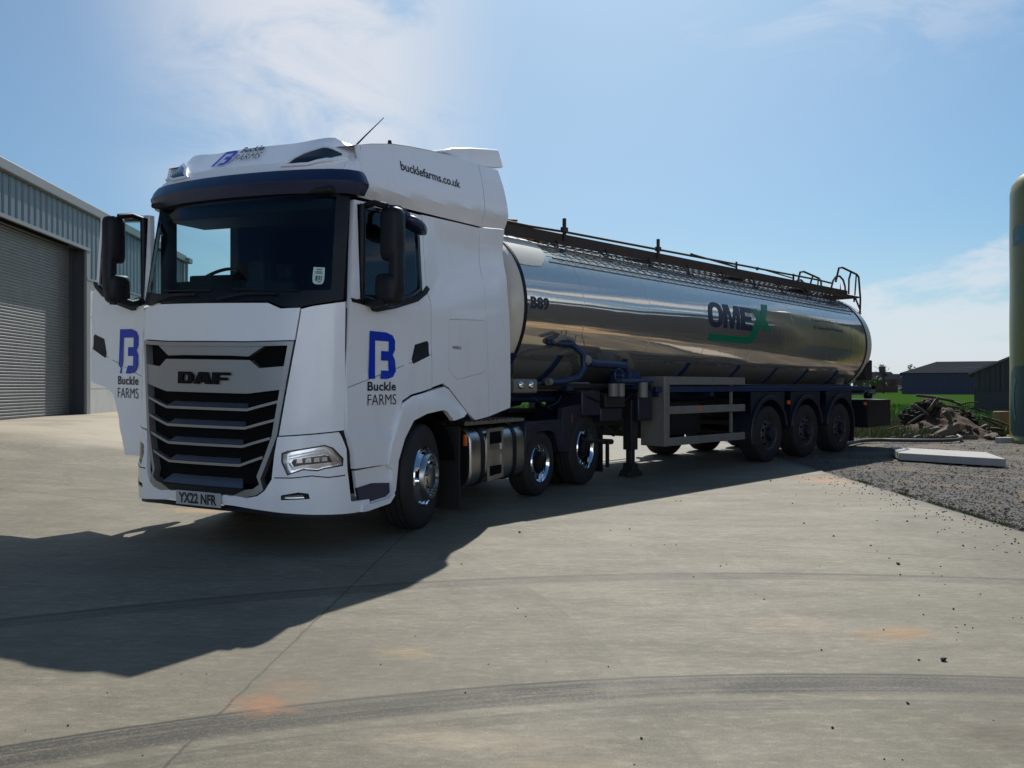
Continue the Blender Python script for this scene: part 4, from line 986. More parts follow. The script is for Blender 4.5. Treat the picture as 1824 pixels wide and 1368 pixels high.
# air tanks, cables and hoses slung under the frame
for (x0_, y0_, z0_, L_) in ((4.55, .55, .92, .75), (2.75, .35, .78, .9)):
    g = G(); g.lathe([(0, -.02), (.09, .0), (.125, .04), (.125, L_ - .04), (.09, L_), (0, L_ + .02)], n=20, axis='x', c=(x0_, y0_, z0_)); tp(g, 'air_tank', M['chassis'], smooth=40)
rc = random.Random(11)
for k in range(9):
    xa_ = rc.uniform(-.2, 1.9); xb2 = xa_ + rc.uniform(.5, 1.6); ya_ = rc.uniform(.75, 1.12); z_ = rc.uniform(1.12, 1.40); sg_ = rc.uniform(.05, .22)
    g = G(); g.tube([(xa_ + (xb2 - xa_) * i / 10, ya_ + .03 * math.sin(i), z_ - sg_ * math.sin(math.pi * i / 10)) for i in range(11)], rc.choice((.008, .011, .014)), 6); tp(g, 'air_hose', M[rc.choice(('black', 'black', 'blue', 'hose'))], smooth=60)
g = G()
for (bx, bz2) in [(2.52, z) for z in (.5, .75, 1.0, 1.25, 1.46)] + [(x, 1.45) for x in (3.0, 3.8, 4.6)] + [(x, .995) for x in (3.0, 3.8, 4.6)] + [(x, .51) for x in (3.0, 3.8, 4.6)]: g.lathe([(0, .012), (.010, .012), (.013, 0)], n=6, c=(bx, 1.236, bz2))
tp(g, 'bolt_heads', M['steelgrey'], smooth=0)
g = G(); g.lathe([(.085, -.012), (.10, 0), (.085, .012), (.075, 0)], n=24, c=(1.33, 1.24, 1.52), closedprof=True); g.box((1.245, 1.235, 1.512), (1.415, 1.245, 1.528)); g.box((1.322, 1.235, 1.435), (1.338, 1.245, 1.605)); tp(g, 'hand_wheel', M['blue'], smooth=40)
# lamp box behind the cab
g = G(); g.box((-.72, 1.05, 1.275), (-.29, 1.21, 1.455)); lb = tp(g, 'lamp_box', M['steelgrey'], bevel=.025)
for x in (-.60, -.42):
    g = G(); g.lathe([(0, .03), (.03, .028), (.045, .015), (.05, 0)], n=20, c=(x, 1.21, 1.375)); tp(g, 'lamp', M['chrome'], lb, smooth=60)
# landing legs
for sd in (1, -1):
    g = G(); y0 = sd * .98 - .09
    g.box((1.86, y0 + .01, .42), (2.02, y0 + .17, 1.16)); g.box((1.89, y0 + .04, .12), (1.99, y0 + .14, .44))
    g.prism([(1.77, .03), (2.11, .03), (2.09, .09), (2.01, .14), (1.99, .22), (1.89, .22), (1.87, .14), (1.79, .09)], lambda u, v: (u, y0 - .01, v), lambda u, v: (u, y0 + .19, v))
    tp(g, 'landing_leg', M['chassis'], bevel=.01)
g = G(); g.tube([(1.68, -1, .75), (1.68, 1, .75)], .04, 8); g.box((.95, -.5, .60), (1.6, -.42, .68)); g.tube([(1.65, .9, .65), (.95, .9, 1.1)], .035, 8); g.tube([(1.6, .9, .55), (.9, .9, .60)], .04, 8); g.box((.85, .88, .80), (1.6, .94, .90))
g.box((1.2, 1.1, .22), (1.24, 1.14, .60)); tp(g, 'leg_brace', M['chassis'], smooth=40)
# silver side guard
g = G(); ya, yb_ = 1.185, 1.235
g.box((2.46, ya, .45), (2.585, yb_, 1.51)); g.box((2.588, ya, 1.385), (4.84, yb_, 1.51)); g.box((2.588, ya, .935), (4.84, yb_, 1.055)); g.box((2.588, ya, .45), (4.84, yb_, .575))
g.box((4.48, ya - .05, .578), (4.52, ya - .003, 1.382)); g.box((2.44, .80, .45), (2.457, yb_, 1.51)); tp(g, 'side_guard', M['steelgrey'], bevel=.006)
g = G(); g.box((2.44, -1.23, .45), (4.84, -1.2, .57)); g.box((2.44, -1.23, .93), (4.84, -1.2, 1.05)); tp(g, 'side_guard', M['steelgrey'])
# running gear
AX = (5.70, 7.22, 8.80)
AX = (5.72, 7.20, 8.72)
g = G()
for x in AX: g.tube([(x, -1.0, .50), (x, 1.0, .50)], .07, 10); g.box((x - .1, -.6, .5), (x + .5, -.45, 1.15)); g.box((x - .1, .45, .5), (x + .5, .6, 1.15)); g.tube([(x - .5, .5, 1.0), (x, .5, .5)], .06, 8)
g.box((5.0, -.7, 1.0), (9.6, .7, 1.14)); g.box((5.3, -.9, .66), (9.2, .9, .74)); tp(g, 'axle_assembly', M['chassis'], smooth=40)
for i, x in enumerate(AX):
    for sd in (1, -1):
        g = G(); a0 = -8 if i == 2 else 10; a1 = 196 if i == 0 else 172
        a = arc((x, .52), .66, a0, a1, 22); b = arc((x, .52), .63, a1, a0, 22)
        ys_ = sorted((sd * .86, sd * 1.235)); g.prism(a + b, lambda u, v: (u, ys_[0], v), lambda u, v: (u, ys_[1], v))
        g.lathe([(.66, 0), (.665, .012), (.60, .016), (.60, 0)] if False else [(.665, -.012), (.675, .0), (.665, .012), (.60, .012)], n=22, c=(x, sd * 1.235, .52), a0=a0, a1=a1)
        tp(g, 'mudguard', M['navyguard'], smooth=50)
        # skirt filling between arch and chassis
        g = G(); y_ = sd * 1.20; sk = [(x - .76, 1.26), (x + .76, 1.26)] + arc((x, .52), .67, 25, 155, 16); sk = [(x - .62, 1.26), (x + .62, 1.26)] + arc((x, .52), .67, 25, 155, 16)
        g.prism(sk, lambda u, v: (u, y_, v), lambda u, v: (u, y_ - sd * .02, v)); tp(g, 'guard_skirt', M['navyguard'], smooth=0)
for x, z in ((3.40, 1.0), (6.42, 1.06), (9.95, .98)):
    g = G(); g.box((x, 1.20, z - .035), (x + .08, 1.238, z + .035)); tp(g, 'side_marker', M['orange'], bevel=.005)
wt = make_wheel('wheel', .505, .292, .385, 'trailer', parent=trailer); place_wheel(wt, AX[0], 1.04, .505, 1)
for i in range(3):
    for sd in (1, -1):
        if i == 0 and sd == 1: continue
        w2 = copy_tree(wt, trailer); place_wheel(w2, AX[i], 1.04, .505, sd)
# rear lamp board and bumper
g = G(); g.box((10.15, -1.22, .45), (11.45, 1.22, 1.06)); rb = tp(g, 'rear_lamp_board', M['black'], bevel=.02)
g = G(); g.box((11.36, 1.222, .98), (11.42, 1.236, 1.05)); g.box((11.36, 1.222, .80), (11.42, 1.236, .88)); tp(g, 'tail_lamp', M['red'], rb)
g = G(); g.box((9.42, .80, .20), (9.45, 1.2, .9)); g.box((9.42, -1.2, .20), (9.45, -.8, .9)); tp(g, 'mudflap', M['black'])
g = G(); g.lathe([(0, .17), (.09, .14), (.10, .05), (.07, 0)], n=16, axis='z', c=(10.95, .9, 1.07)); g.tube([(10.95, .9, 1.07), (10.95, .9, 2.0)], .012, 6); tp(g, 'beacon', M['black'], smooth=40)
g = G(); g.box((10.62, .55, 1.5), (10.95, 1.0, 1.95)); g.box((10.5, .4, 1.3), (11.2, .9, 1.36)); tp(g, 'rear_cabinet', M['chassis'], bevel=.02)

# ================================================================== the yard
def gh(x, y):     # the yard climbs a little to the grain store
    return .56 * sstep(-x, 4.5, 10.5) * sstep(y, 6, 17) - .0
def wmat(name): return newmat(name)
m, t, b = wmat('concrete')
P = t.node('ShaderNodeNewGeometry').outputs['Position']; px, py, pz = t.sep(P)
def yard_mat():
    nl = t.noise(P, .55, 6, .6); nm = t.noise(t.mapping(P, rot=(0, 0, .5), scale=(1.0, 3.2, 1)), 1.2, 9, .68); nf = t.noise(P, 38, 6, .7)
    col = t.mix(t.ramp(nl, .3, .7), (.122, .111, .084), (.212, .193, .150))
    col = t.mix(t.math('MULTIPLY', t.ramp(nm, .40, .72), .6), col, (.100, .092, .070))
    col = t.mix(t.math('MULTIPLY', t.ramp(t.noise(t.mapping(P, rot=(0, 0, -.35), scale=(5, .7, 1)), 1.3, 8, .65), .56, .74), .35), col, (.27, .25, .205))
    col = t.mix(t.math('MULTIPLY', t.ramp(nf, .35, .8), .45), col, (.075, .07, .06))
    # brushed texture lines
    br = t.noise(t.mapping(P, rot=(0, 0, .04), scale=(2.0, 60, 1)), 1.0, 5, .6)
    md_ = t.noise(t.mapping(P, rot=(0, 0, .06), scale=(4, 11, 1)), 2.2, 8, .72)
    col = t.mix(t.math('MULTIPLY', t.ramp(md_, .48, .70), .45), col, (.33, .305, .245))
    col = t.mix(t.math('MULTIPLY', t.ramp(md_, .50, .30), .50), col, (.072, .066, .052))
    fs_ = t.noise(P, 110, 3, .7); col = t.mix(t.math('MULTIPLY', t.ramp(fs_, .52, .72), .5), col, (.045, .042, .034)); col = t.mix(t.math('MULTIPLY', t.ramp(fs_, .46, .28), .4), col, (.36, .34, .28))
    vc = t.node('ShaderNodeTexVoronoi'); vc.feature = 'DISTANCE_TO_EDGE'; t.inp(vc, 'Vector', t.vmath('ADD', P, t.vmath('MULTIPLY', t.comb(nm, nl, nf), (.5, .5, .0)))); t.inp(vc, 'Scale', .55)
    col = t.mix(t.math('MULTIPLY', t.math('SUBTRACT', 1.0, t.ramp(vc.outputs['Distance'], .0, .006)), .22), col, (.05, .045, .04))
    col = t.mix(t.math('MULTIPLY', t.ramp(br, .45, .7), .24), col, (.13, .12, .11))
    # paler dusty apron by the store
    ap = t.math('MULTIPLY', t.ramp(t.math('ADD', py, t.math('MULTIPLY', nl, 2)), 15.0, 17.0), t.ramp(px, 2, -2))
    col = t.mix(t.math('MULTIPLY', ap, .85), col, (.36, .32, .27))
    # speckle
    vo = t.node('ShaderNodeTexVoronoi'); t.inp(vo, 'Vector', P); t.inp(vo, 'Scale', 9.0)
    sp = t.math('SUBTRACT', 1.0, t.ramp(vo.outputs['Distance'], .02, .05)); col = t.mix(t.math('MULTIPLY', sp, .35), col, (.45, .43, .40))
    # tyre marks: arcs
    def ring(cx, cy, r, w, strength, lo=-99, hi=99, edge_=.8):
        nonlocal col
        dxx = t.math('SUBTRACT', px, cx); dyy = t.math('SUBTRACT', py, cy)
        rr = t.math('SQRT', t.math('ADD', t.math('MULTIPLY', dxx, dxx), t.math('MULTIPLY', dyy, dyy)))
        rr = t.math('ADD', rr, t.math('MULTIPLY', t.math('SUBTRACT', nl, .5), .05))
        d = t.math('ABSOLUTE', t.math('SUBTRACT', rr, r))
        mk = t.math('SUBTRACT', 1.0, t.ramp(d, w * .55, w))
        edge = t.math('SUBTRACT', 1.0, t.ramp(t.math('ABSOLUTE', t.math('SUBTRACT', rr, r + w * .8)), .0, .018))
        tr = t.ramp(t.noise(t.comb(t.math('MULTIPLY', rr, 30.0), t.math('MULTIPLY', px, .5), 0.0), 1.0, 5, .7), .38, .60)
        pat = t.ramp(t.noise(t.mapping(P, scale=(1, 1, 1)), 3.0, 7, .65), .30, .62)
        mk = t.math('MULTIPLY', t.math('MULTIPLY', mk, t.math('ADD', .45, t.math('MULTIPLY', tr, .55))), t.math('ADD', .72, t.math('MULTIPLY', pat, .28)))
        grit = t.ramp(t.noise(t.mapping(P, scale=(1, 1, 1)), 55, 4, .75), .30, .62)
        mk = t.math('ADD', t.math('MULTIPLY', t.math('MULTIPLY', mk, 1.5), t.math('ADD', .35, t.math('MULTIPLY', grit, .65))), t.math('MULTIPLY', edge, edge_), clamp=True)
        if lo > -90: mk = t.math('MULTIPLY', mk, t.ramp(px, lo, lo + 1.2))
        if hi < 90: mk = t.math('MULTIPLY', mk, t.ramp(px, hi, hi - 1.2))
        col = t.mix(t.math('MULTIPLY', mk, strength), col, (.020, .021, .019))
    ring(1.5, -4.25, 7.93, .145, .95); ring(1.5, -4.25, 7.68, .06, .4)
    ring(1.7, -4.2, 9.95, .13, .5); ring(1.7, -4.2, 10.02, .02, .45)
    ring(-9.0, 2.0, 9.6, .16, .18); ring(9, 16, 9.0, .2, .14)
    # joints
    def joint(ax, ay, bx, by, w=.006, s=.75):
        nonlocal col
        L = math.hypot(bx - ax, by - ay); nx, ny = -(by - ay) / L, (bx - ax) / L
        dd = t.math('ADD', t.math('MULTIPLY', t.math('SUBTRACT', px, ax), nx), t.math('MULTIPLY', t.math('SUBTRACT', py, ay), ny))
        dd = t.math('ABSOLUTE', t.math('ADD', dd, t.math('MULTIPLY', t.math('SUBTRACT', t.noise(P, 9, 6, .7), .5), .035)))
        col = t.mix(t.math('MULTIPLY', t.math('SUBTRACT', 1.0, t.ramp(dd, w * .5, w * 1.8)), s), col, (.035, .03, .025))
    joint(-1.25, 2.86, -.95, 8.0); joint(-6.58, 10.26, -3.2, 8.95, .008, .6); joint(-9, 7.8, 6, 8.3, .004, .22); joint(-1.2, 30, 5, 14.2, .01, .5); joint(-3, 16, -12, 16.8, .01, .5); joint(.0, 17, 6, 17.2, .012, .5)
    def scuff(ax, ay, bx, by, w, s):
        nonlocal col
        L = math.hypot(bx - ax, by - ay); nx, ny = -(by - ay) / L, (bx - ax) / L
        dd = t.math('ABSOLUTE', t.math('ADD', t.math('ADD', t.math('MULTIPLY', t.math('SUBTRACT', px, ax), nx), t.math('MULTIPLY', t.math('SUBTRACT', py, ay), ny)), t.math('MULTIPLY', t.math('SUBTRACT', nl, .5), .25)))
        al = t.math('ADD', t.math('MULTIPLY', t.math('SUBTRACT', px, ax), (bx - ax) / L ** 2), t.math('MULTIPLY', t.math('SUBTRACT', py, ay), (by - ay) / L ** 2))
        m_ = t.math('MULTIPLY', t.math('SUBTRACT', 1.0, t.ramp(dd, 0.0, w * 2.2)), t.math('MULTIPLY', t.ramp(al, 0, .15), t.ramp(al, 1, .85)))
        col = t.mix(t.math('MULTIPLY', t.math('MULTIPLY', m_, t.ramp(t.noise(P, 7, 8, .8), .42, .70)), s * .30), col, (.36, .34, .29))
    for q_ in ((1.0, 7.0, 1.9, 3.8, .05, .7), (2.4, 8.2, 2.9, 3.4, .04, .7), (.2, 6.8, .9, 4.6, .05, .5), (3.4, 9.5, 3.2, 4.0, .05, .6), (-.4, 4.4, .3, 2.7, .04, .5), (1.7, 3.5, 2.4, 2.7, .05, .6)): scuff(*q_)
    # stains
    def stain(cx, cy, rx, ry, rot, c, s, sc_=4.0, tex=.9):
        nonlocal col
        v = t.mapping(t.vmath('SUBTRACT', P, (cx, cy, 0)), rot=(0, 0, rot)); vx, vy, vz = t.sep(v)
        e = t.math('SQRT', t.math('ADD', t.math('POWER', t.math('DIVIDE', t.math('ABSOLUTE', vx), rx), 2.0), t.math('POWER', t.math('DIVIDE', t.math('ABSOLUTE', vy), ry), 2.0)))
        e = t.math('ADD', e, t.math('MULTIPLY', t.math('SUBTRACT', t.noise(t.mapping(P, scale=(1, 2.2, 1)), sc_, 8, .7), .5), 2.6 * tex))
        fl = t.math('ADD', .35, t.math('MULTIPLY', t.ramp(t.noise(t.mapping(P, rot=(0, 0, .2), scale=(3, 16, 1)), 3.0, 8, .75), .38, .62), .65))
        col = t.mix(t.math('MULTIPLY', t.math('MULTIPLY', t.math('SUBTRACT', 1.0, t.ramp(e, .1, 1.15)), fl), s), col, c)
    stain(-1.06, 3.43, .20, .13, .4, (.34, .13, .04), .95, 7); stain(-1.0, 3.62, .22, .16, .4, (.28, .17, .09), .6, 7)
    stain(-.54, 4.10, .20, .12, .2, (.36, .26, .12), .6, 7); stain(2.14, 4.42, .30, .14, -.3, (.28, .15, .04), .95, 7)
    stain(1.95, 3.14, .30, .14, 0, (.07, .05, .03), .95, 5); stain(4.62, 11.6, .55, .55, -.3, (.30, .13, .035), .95, 3); stain(-3.45, 8.75, .45, .18, .2, (.42, .23, .09), .85, 6)
    stain(.25, 2.86, .5, .1, 0, (.2, .16, .10), .55, 5); stain(-.2, 3.1, .6, .12, .1, (.42, .34, .24), .35, 5); stain(1.6, 4.6, .4, .2, 0, (.42, .34, .24), .3, 5); stain(.6, 10.8, .8, .3, .2, (.42, .25, .12), .5, 4)
    big = t.noise(t.mapping(P, rot=(0, 0, .8), scale=(1, 1.8, 1)), .42, 5, .6); col = t.mix(t.math('MULTIPLY', t.ramp(big, .44, .66), .38), col, (.105, .097, .078)); col = t.mix(t.math('MULTIPLY', t.ramp(big, .46, .30), .30), col, (.30, .275, .225))
    ed = t.math('SUBTRACT', t.math('ADD', 4.51, t.math('MULTIPLY', py, .036)), px)
    dirt = t.math('MULTIPLY', t.ramp(t.math('ADD', ed, t.math('MULTIPLY', t.math('SUBTRACT', t.noise(P, 4.5, 8, .75), .5), 1.1)), .22, -.05), t.ramp(px, 2.5, 3.5)); col = t.mix(t.math('MULTIPLY', dirt, .8), col, (.085, .075, .058))
    t.inp(b, 'Base Color', t.mix(1.0, col, (1.0, .97, .87), 'MULTIPLY')); t.inp(b, 'Roughness', t.math('ADD', .62, t.math('MULTIPLY', nm, .2))); t.inp(b, 'Specular IOR Level', .4)
    h = t.math('ADD', t.math('MULTIPLY', nf, .6), t.math('MULTIPLY', br, .5)); t.inp(b, 'Normal', t.bump(h, .25, .006))
yard_mat(); M['concrete'] = m
m, t, b = wmat('gravel_ground'); P = t.node('ShaderNodeNewGeometry').outputs['Position']
v = t.node('ShaderNodeTexVoronoi'); t.inp(v, 'Vector', P); t.inp(v, 'Scale', 26.0)
c = t.mix(t.noise(P, 1.2, 6), (.034, .031, .027), (.072, .066, .057)); c = t.mix(t.ramp(t.noise(P, .7, 8, .7), .5, .7), c, (.11, .08, .055)); c = t.mix(.45, c, v.outputs['Color'], 'OVERLAY')
c = t.mix(.6, c, t.mix(v.outputs['Distance'], (.05, .047, .043), (.13, .122, .11)))
gx, gy, gz_ = t.sep(P); sand = t.ramp(t.math('SUBTRACT', gx, t.math('MULTIPLY', gy, .66)), .6, 2.0); c = t.mix(sand, c, t.mix(t.noise(P, .6, 6, .6), (.40, .26, .13), (.56, .41, .24)))
t.inp(b, 'Base Color', c); t.inp(b, 'Roughness', .9); t.inp(b, 'Normal', t.bump(v.outputs['Distance'], 1.0, .03)); M['gravel'] = m
m, t, b = wmat('field_green'); P = t.node('ShaderNodeNewGeometry').outputs['Position']
c = t.mix(t.noise(t.mapping(P, scale=(1, .25, 1)), 1.4, 8, .7), (.024, .058, .010), (.046, .092, .018)); c = t.mix(t.math('MULTIPLY', t.noise(P, 12, 4), .4), c, (.02, .07, .01))
t.inp(b, 'Base Color', c); t.inp(b, 'Roughness', 1.0); t.inp(b, 'Specular IOR Level', .0); M['field'] = m
m, t, b = wmat('bare_earth'); P = t.node('ShaderNodeNewGeometry').outputs['Position']
c = t.mix(t.noise(P, .4, 8, .65), (.075, .06, .045), (.16, .13, .095)); t.inp(b, 'Base Color', c); t.inp(b, 'Roughness', .95); t.inp(b, 'Normal', t.bump(t.noise(P, 6, 8, .7), .8, .05)); M['earth'] = m
M['grass'] = simple('grass_blades', (.07, .19, .02), .6, var=.7, vscale=3)
M['weed'] = simple('rough_grass', (.09, .13, .03), .7, var=.8, vscale=2)

def world_obj(g, name, mat, parent=None, **kw): return g.build(name, mat, parent, flip=False, **kw)
g = G(); R_ = 3000; g.add([(-R_, -R_, -.03), (R_, -R_, -.03), (R_, R_, -.03), (-R_, R_, -.03)], [(0, 1, 2, 3)]); tag(world_obj(g, 'ground', M['earth'], smooth=0), kind='structure')
from mathutils import noise as mn
# concrete yard
g = G(); nx, ny = 90, 300
xs_ = [-40 + 44.95 * i / nx for i in range(nx + 1)]; ys_ = [-1.2 + 29.7 * j / ny for j in range(ny + 1)]
def yd(x, y):
    if x > 4.9: x = 4.51 + .036 * y + .05 * mn.noise(Vector((y * 2.2, 3.1, 0))) + .02 * mn.noise(Vector((y * 9, 1.1, 0)))
    return (x, y, gh(x, y))
g.grid(yd, xs_, ys_)
tag(world_obj(g, 'concrete_yard', M['concrete'], smooth=60), kind='structure')
# slab edge
g = G(); g.box((4.60, -1.2, -.02), (4.64, -1.19, -.005)); 
# gravel track
g = G(); xs_ = [4.3 + 22 * i / 110 for i in range(111)]; ys_ = [1 + 27 * j / 120 for j in range(121)]
from mathutils import noise as mn
def gz(x, y): return -.022 + .035 * mn.noise(Vector((x * 1.3, y * 1.3, 0))) * sstep(x, 5.2, 6.5) + .012 * mn.noise(Vector((x * 6, y * 6, 3))) * sstep(x, 5.0, 5.4) - .004
g.grid(lambda x, y: (x, y, gz(x, y)), xs_, ys_); tag(world_obj(g, 'gravel_track', M['gravel'], smooth=60), kind='structure')
# field
g = G(); g.add([(-300, 28.45, .0), (500, 28.45, .0), (500, 420, .0), (-300, 420, .0)], [(0, 1, 2, 3)]); tag(world_obj(g, 'green_field', M['field'], smooth=0), kind='structure')
# ================================================================== the grain store on the left
M['cladding'] = simple('blue_grey_cladding', (.105, .155, .185), .45, metal=.15, var=.25, vscale=1.2, grime=.5, grimecol=(.08, .10, .10))
M['trim'] = simple('grey_trim', (.20, .215, .22), .5, var=.2)
M['shutter'] = simple('shutter_steel', (.17, .175, .175), .42, metal=.5, var=.35, vscale=1.0, rvar=.15, grime=.4, grimecol=(.09, .09, .085))
M['panelwall'] = simple('precast_concrete', (.52, .52, .49), .8, var=.25, vscale=1.4, grime=.35, grimecol=(.22, .23, .20))
M['recess'] = simple('dark_reveal', (.028, .036, .046), .6, var=.3)
M['stumpwood'] = simple('earthy_stump', (.028, .020, .015), .95, var=.8, vscale=4, bump=.6, bscale=14)
M['roofsheet'] = simple('fibre_cement_roof', (.15, .155, .16), .7, var=.4, vscale=.3)
B0 = Vector((-11.6, 18.1, 0)); BW = Vector((-.104, .995, 0)).normalized(); BN = Vector((BW.y, -BW.x, 0))
def WB(u, d, z): p = B0 + BW * u + BN * d; return (p.x, p.y, z)
store = empty('grain_store', (B0.x, B0.y, 0), 0, 'blue-grey ribbed metal grain store with a tall roller shutter door left of the lorry', 'barn')
def sb(g, name, mat, parent=None, **kw):
    g.v = [(p[0] - B0.x, p[1] - B0.y, p[2]) for p in g.v]; return g.build(name, mat, parent or store, flip=False, **kw)
def wbox(g, u0, u1, d0, d1, z0, z1): g.add([WB(u, d, z) for u in (u0, u1) for d in (d0, d1) for z in (z0, z1)], [(0, 1, 3, 2), (4, 6, 7, 5), (0, 4, 5, 1), (2, 3, 7, 6), (0, 2, 6, 4), (1, 5, 7, 3)])
DU0, DU1, HEAD, EAVE, DADO, UE = -1.2, 4.5, 5.22, 6.5, 4.42, 13.45
def ribs(g, u0, u1, z0, z1, d=.0):
    u = u0; prof = []
    while u < u1: 
        prof += [(u, d), (min(u + .075, u1), d), (min(u + .10, u1), d + .04), (min(u + .265, u1), d + .04), (min(u + .29, u1), d)]; u += .30
    for (a, da), (b_, db) in zip(prof, prof[1:]):
        if b_ > a: g.add([WB(a, da, z0), WB(b_, db, z0), WB(b_, db, z1), WB(a, da, z1)], [(0, 1, 2, 3)])
g = G(); ribs(g, -14, DU0, DADO, 6.24); ribs(g, DU0, DU1, HEAD + .06, 6.24); ribs(g, DU1 + .02, UE, DADO, 6.24)
wbox(g, -14, DU0, -.3, -.01, DADO, 6.24); wbox(g, DU0, DU1, -.1, -.01, HEAD + .08, 6.24); wbox(g, DU1, UE, -.3, -.01, DADO, 6.24)
sb(g, 'cladding', M['cladding'], smooth=0)
g = G(); wbox(g, -14, UE + .1, -.05, .16, 6.24, 6.50); wbox(g, UE, UE + .12, -.3, .07, .3, 6.24); sb(g, 'gutter', M['trim'], bevel=.02)
g = G(); wbox(g, UE - .1, UE + .35, .02, .30, 6.22, 6.40); wbox(g, UE + .02, UE + .10, .10, .20, 1.0, 6.22); sb(g, 'downpipe', M['trim'])
g = G(); wbox(g, DU0 - .1, DU1 + .22, .0, .07, HEAD - .03, HEAD + .06); wbox(g, DU1 + .02, UE, .0, .06, DADO - .06, DADO); sb(g, 'flashing', M['trim'])
g = G(); wbox(g, -14, DU0 - .2, -.3, .0, .2, DADO - .06); 
for k in range(4):
    u0 = DU1 + .26 + k * 2.3; 
    for j in range(4): wbox(g, u0, min(u0 + 2.28, UE), -.3, .0 + .002 * (j % 2), .25 + j * 1.03, .25 + (j + 1) * 1.03 - .012)
sb(g, 'concrete_wall', M['panelwall'])
g = G(); wbox(g, DU1, DU1 + .24, -.02, .05, .3, HEAD - .03); sb(g, 'door_post', M['trim'])
g = G(); wbox(g, DU0 - .2, DU0, -.02, .05, .3, HEAD - .03); sb(g, 'door_post', M['trim'])
g = G(); wbox(g, DU1 - .01, DU1 + .2, -.5, -.02, .3, HEAD); wbox(g, DU1 - .16, DU1 - .01, -.42, -.30, .3, HEAD); wbox(g, DU0, DU1, -.6, -.45, HEAD - .4, HEAD + .3); sb(g, 'door_reveal', M['recess'])
g = G(); z = .50; zs = []
while z < HEAD: zs += [(z, -.37), (z + .02, -.352), (z + .05, -.352), (z + .068, -.37)]; z += .077
for (a, da), (b_, db) in zip(zs, zs[1:]): g.add([WB(DU0, da, a), WB(DU1 - .14, da, a), WB(DU1 - .14, db, b_), WB(DU0, db, b_)], [(0, 1, 2, 3)])
sb(g, 'roller_door', M['shutter'], smooth=40)
g = G(); g.add([WB(-14, .1, 6.46), WB(UE + .1, .1, 6.46), WB(UE + .1, -14, 9.3), WB(-14, -14, 9.3), WB(-14, .1, 6.40), WB(UE + .1, .1, 6.40), WB(UE + .1, -14, 9.24), WB(-14, -14, 9.24)], [(0, 1, 2, 3), (7, 6, 5, 4), (0, 4, 5, 1), (1, 5, 6, 2), (2, 6, 7, 3), (3, 7, 4, 0)])
g.add([WB(UE, 0, .2), WB(UE, -14, .2), WB(UE, -14, 9.2), WB(UE, 0, 6.4)], [(0, 1, 2, 3)]); g.add([WB(-14, 0, .2), WB(-14, -14, .2), WB(-14, -14, 9.2), WB(-14, 0, 6.4)], [(0, 1, 2, 3)])
sb(g, 'roof', M['roofsheet'], smooth=0)

# ================================================================== green storage tank at the right edge
M['olive'] = simple('olive_glassfibre', (.155, .150, .022), .42, var=.35, vscale=.9, coat=.1, grime=.35, grimecol=(.05, .06, .03))
M['teal'] = simple('teal_emblem', (.007, .050, .048), .4, var=.4)
M['noticegrey'] = simple('faded_notice', (.16, .19, .20), .6, var=.4)
M['teal2'] = simple('pale_teal_mark', (.03, .16, .15), .4)
TX, TY, TR = 13.30, 19.0, 1.25
silo = empty('storage_tank', (TX, TY, 0), 0, 'tall olive green upright storage tank at the right edge of the yard', 'storage tank')
g = G(); pr = [(0, -.02), (TR + .04, -.02), (TR + .04, .10), (TR, .14)] + [(TR + .004 * math.sin(k), .2 + k * .33) for k in range(18)] + [(TR, 6.0), (TR - .03, 6.22), (TR - .16, 6.42), (TR - .45, 6.56), (TR - .9, 6.62), (0, 6.64)]
g.lathe(pr, n=72, axis='z'); g.build('tank_body', M['olive'], silo, flip=False, smooth=50)
def Ps(a, z): return ((TR + .0) * math.sin(a), -(TR) * math.cos(a), z)
Ps.sg = 1
g = G(); em = [(-1.90, .30), (-1.76, .18), (-1.1, .15), (-.7, .3), (-.65, 1.0), (-.7, 1.72), (-1.1, 1.86), (-1.72, 1.83), (-1.88, 1.66), (-1.94, 1.1)]
g.sheet(Ps, em, t=.004, grid=.12, off=.006); g.build('emblem', M['teal'], silo, flip=False, smooth=60)
g = G(); ar = [(-1.66 + .12 * math.cos(a) - .0, 1.05 + .55 * math.sin(a)) for a in [math.radians(v) for v in range(100, 261, 20)]]; ar2 = [(-1.61 + .10 * math.cos(a), 1.05 + .45 * math.sin(a)) for a in [math.radians(v) for v in range(260, 99, -20)]]
g.sheet(Ps, ar + ar2, t=.003, grid=.1, off=.012); g.build('emblem_arc', M['teal2'], silo, flip=False, smooth=60)
g = G(); g.sheet(Ps, [(-1.76, 4.72), (-1.2, 4.70), (-1.2, 5.22), (-1.68, 5.2), (-1.78, 5.1)], t=.004, grid=.12, off=.006); g.build('notice', M['noticegrey'], silo, flip=False, smooth=60)
g = G(); g.sheet(Ps, [(-1.66, 4.8), (-1.3, 4.78), (-1.3, 5.1), (-1.58, 5.12)], t=.003, grid=.12, off=.012); g.build('notice_print', M['teal2'], silo, flip=False, smooth=60)
g = G(); g.lathe([(0, .10), (.14, .10), (.15, 0)], n=16, axis='z', c=(-.55, -.3, 6.6)); g.tube([(0, 1.2, .42), (0, 1.5, .42)], .06, 10); g.build('outlet_valve', M['steelgrey'], silo, flip=False, smooth=40)

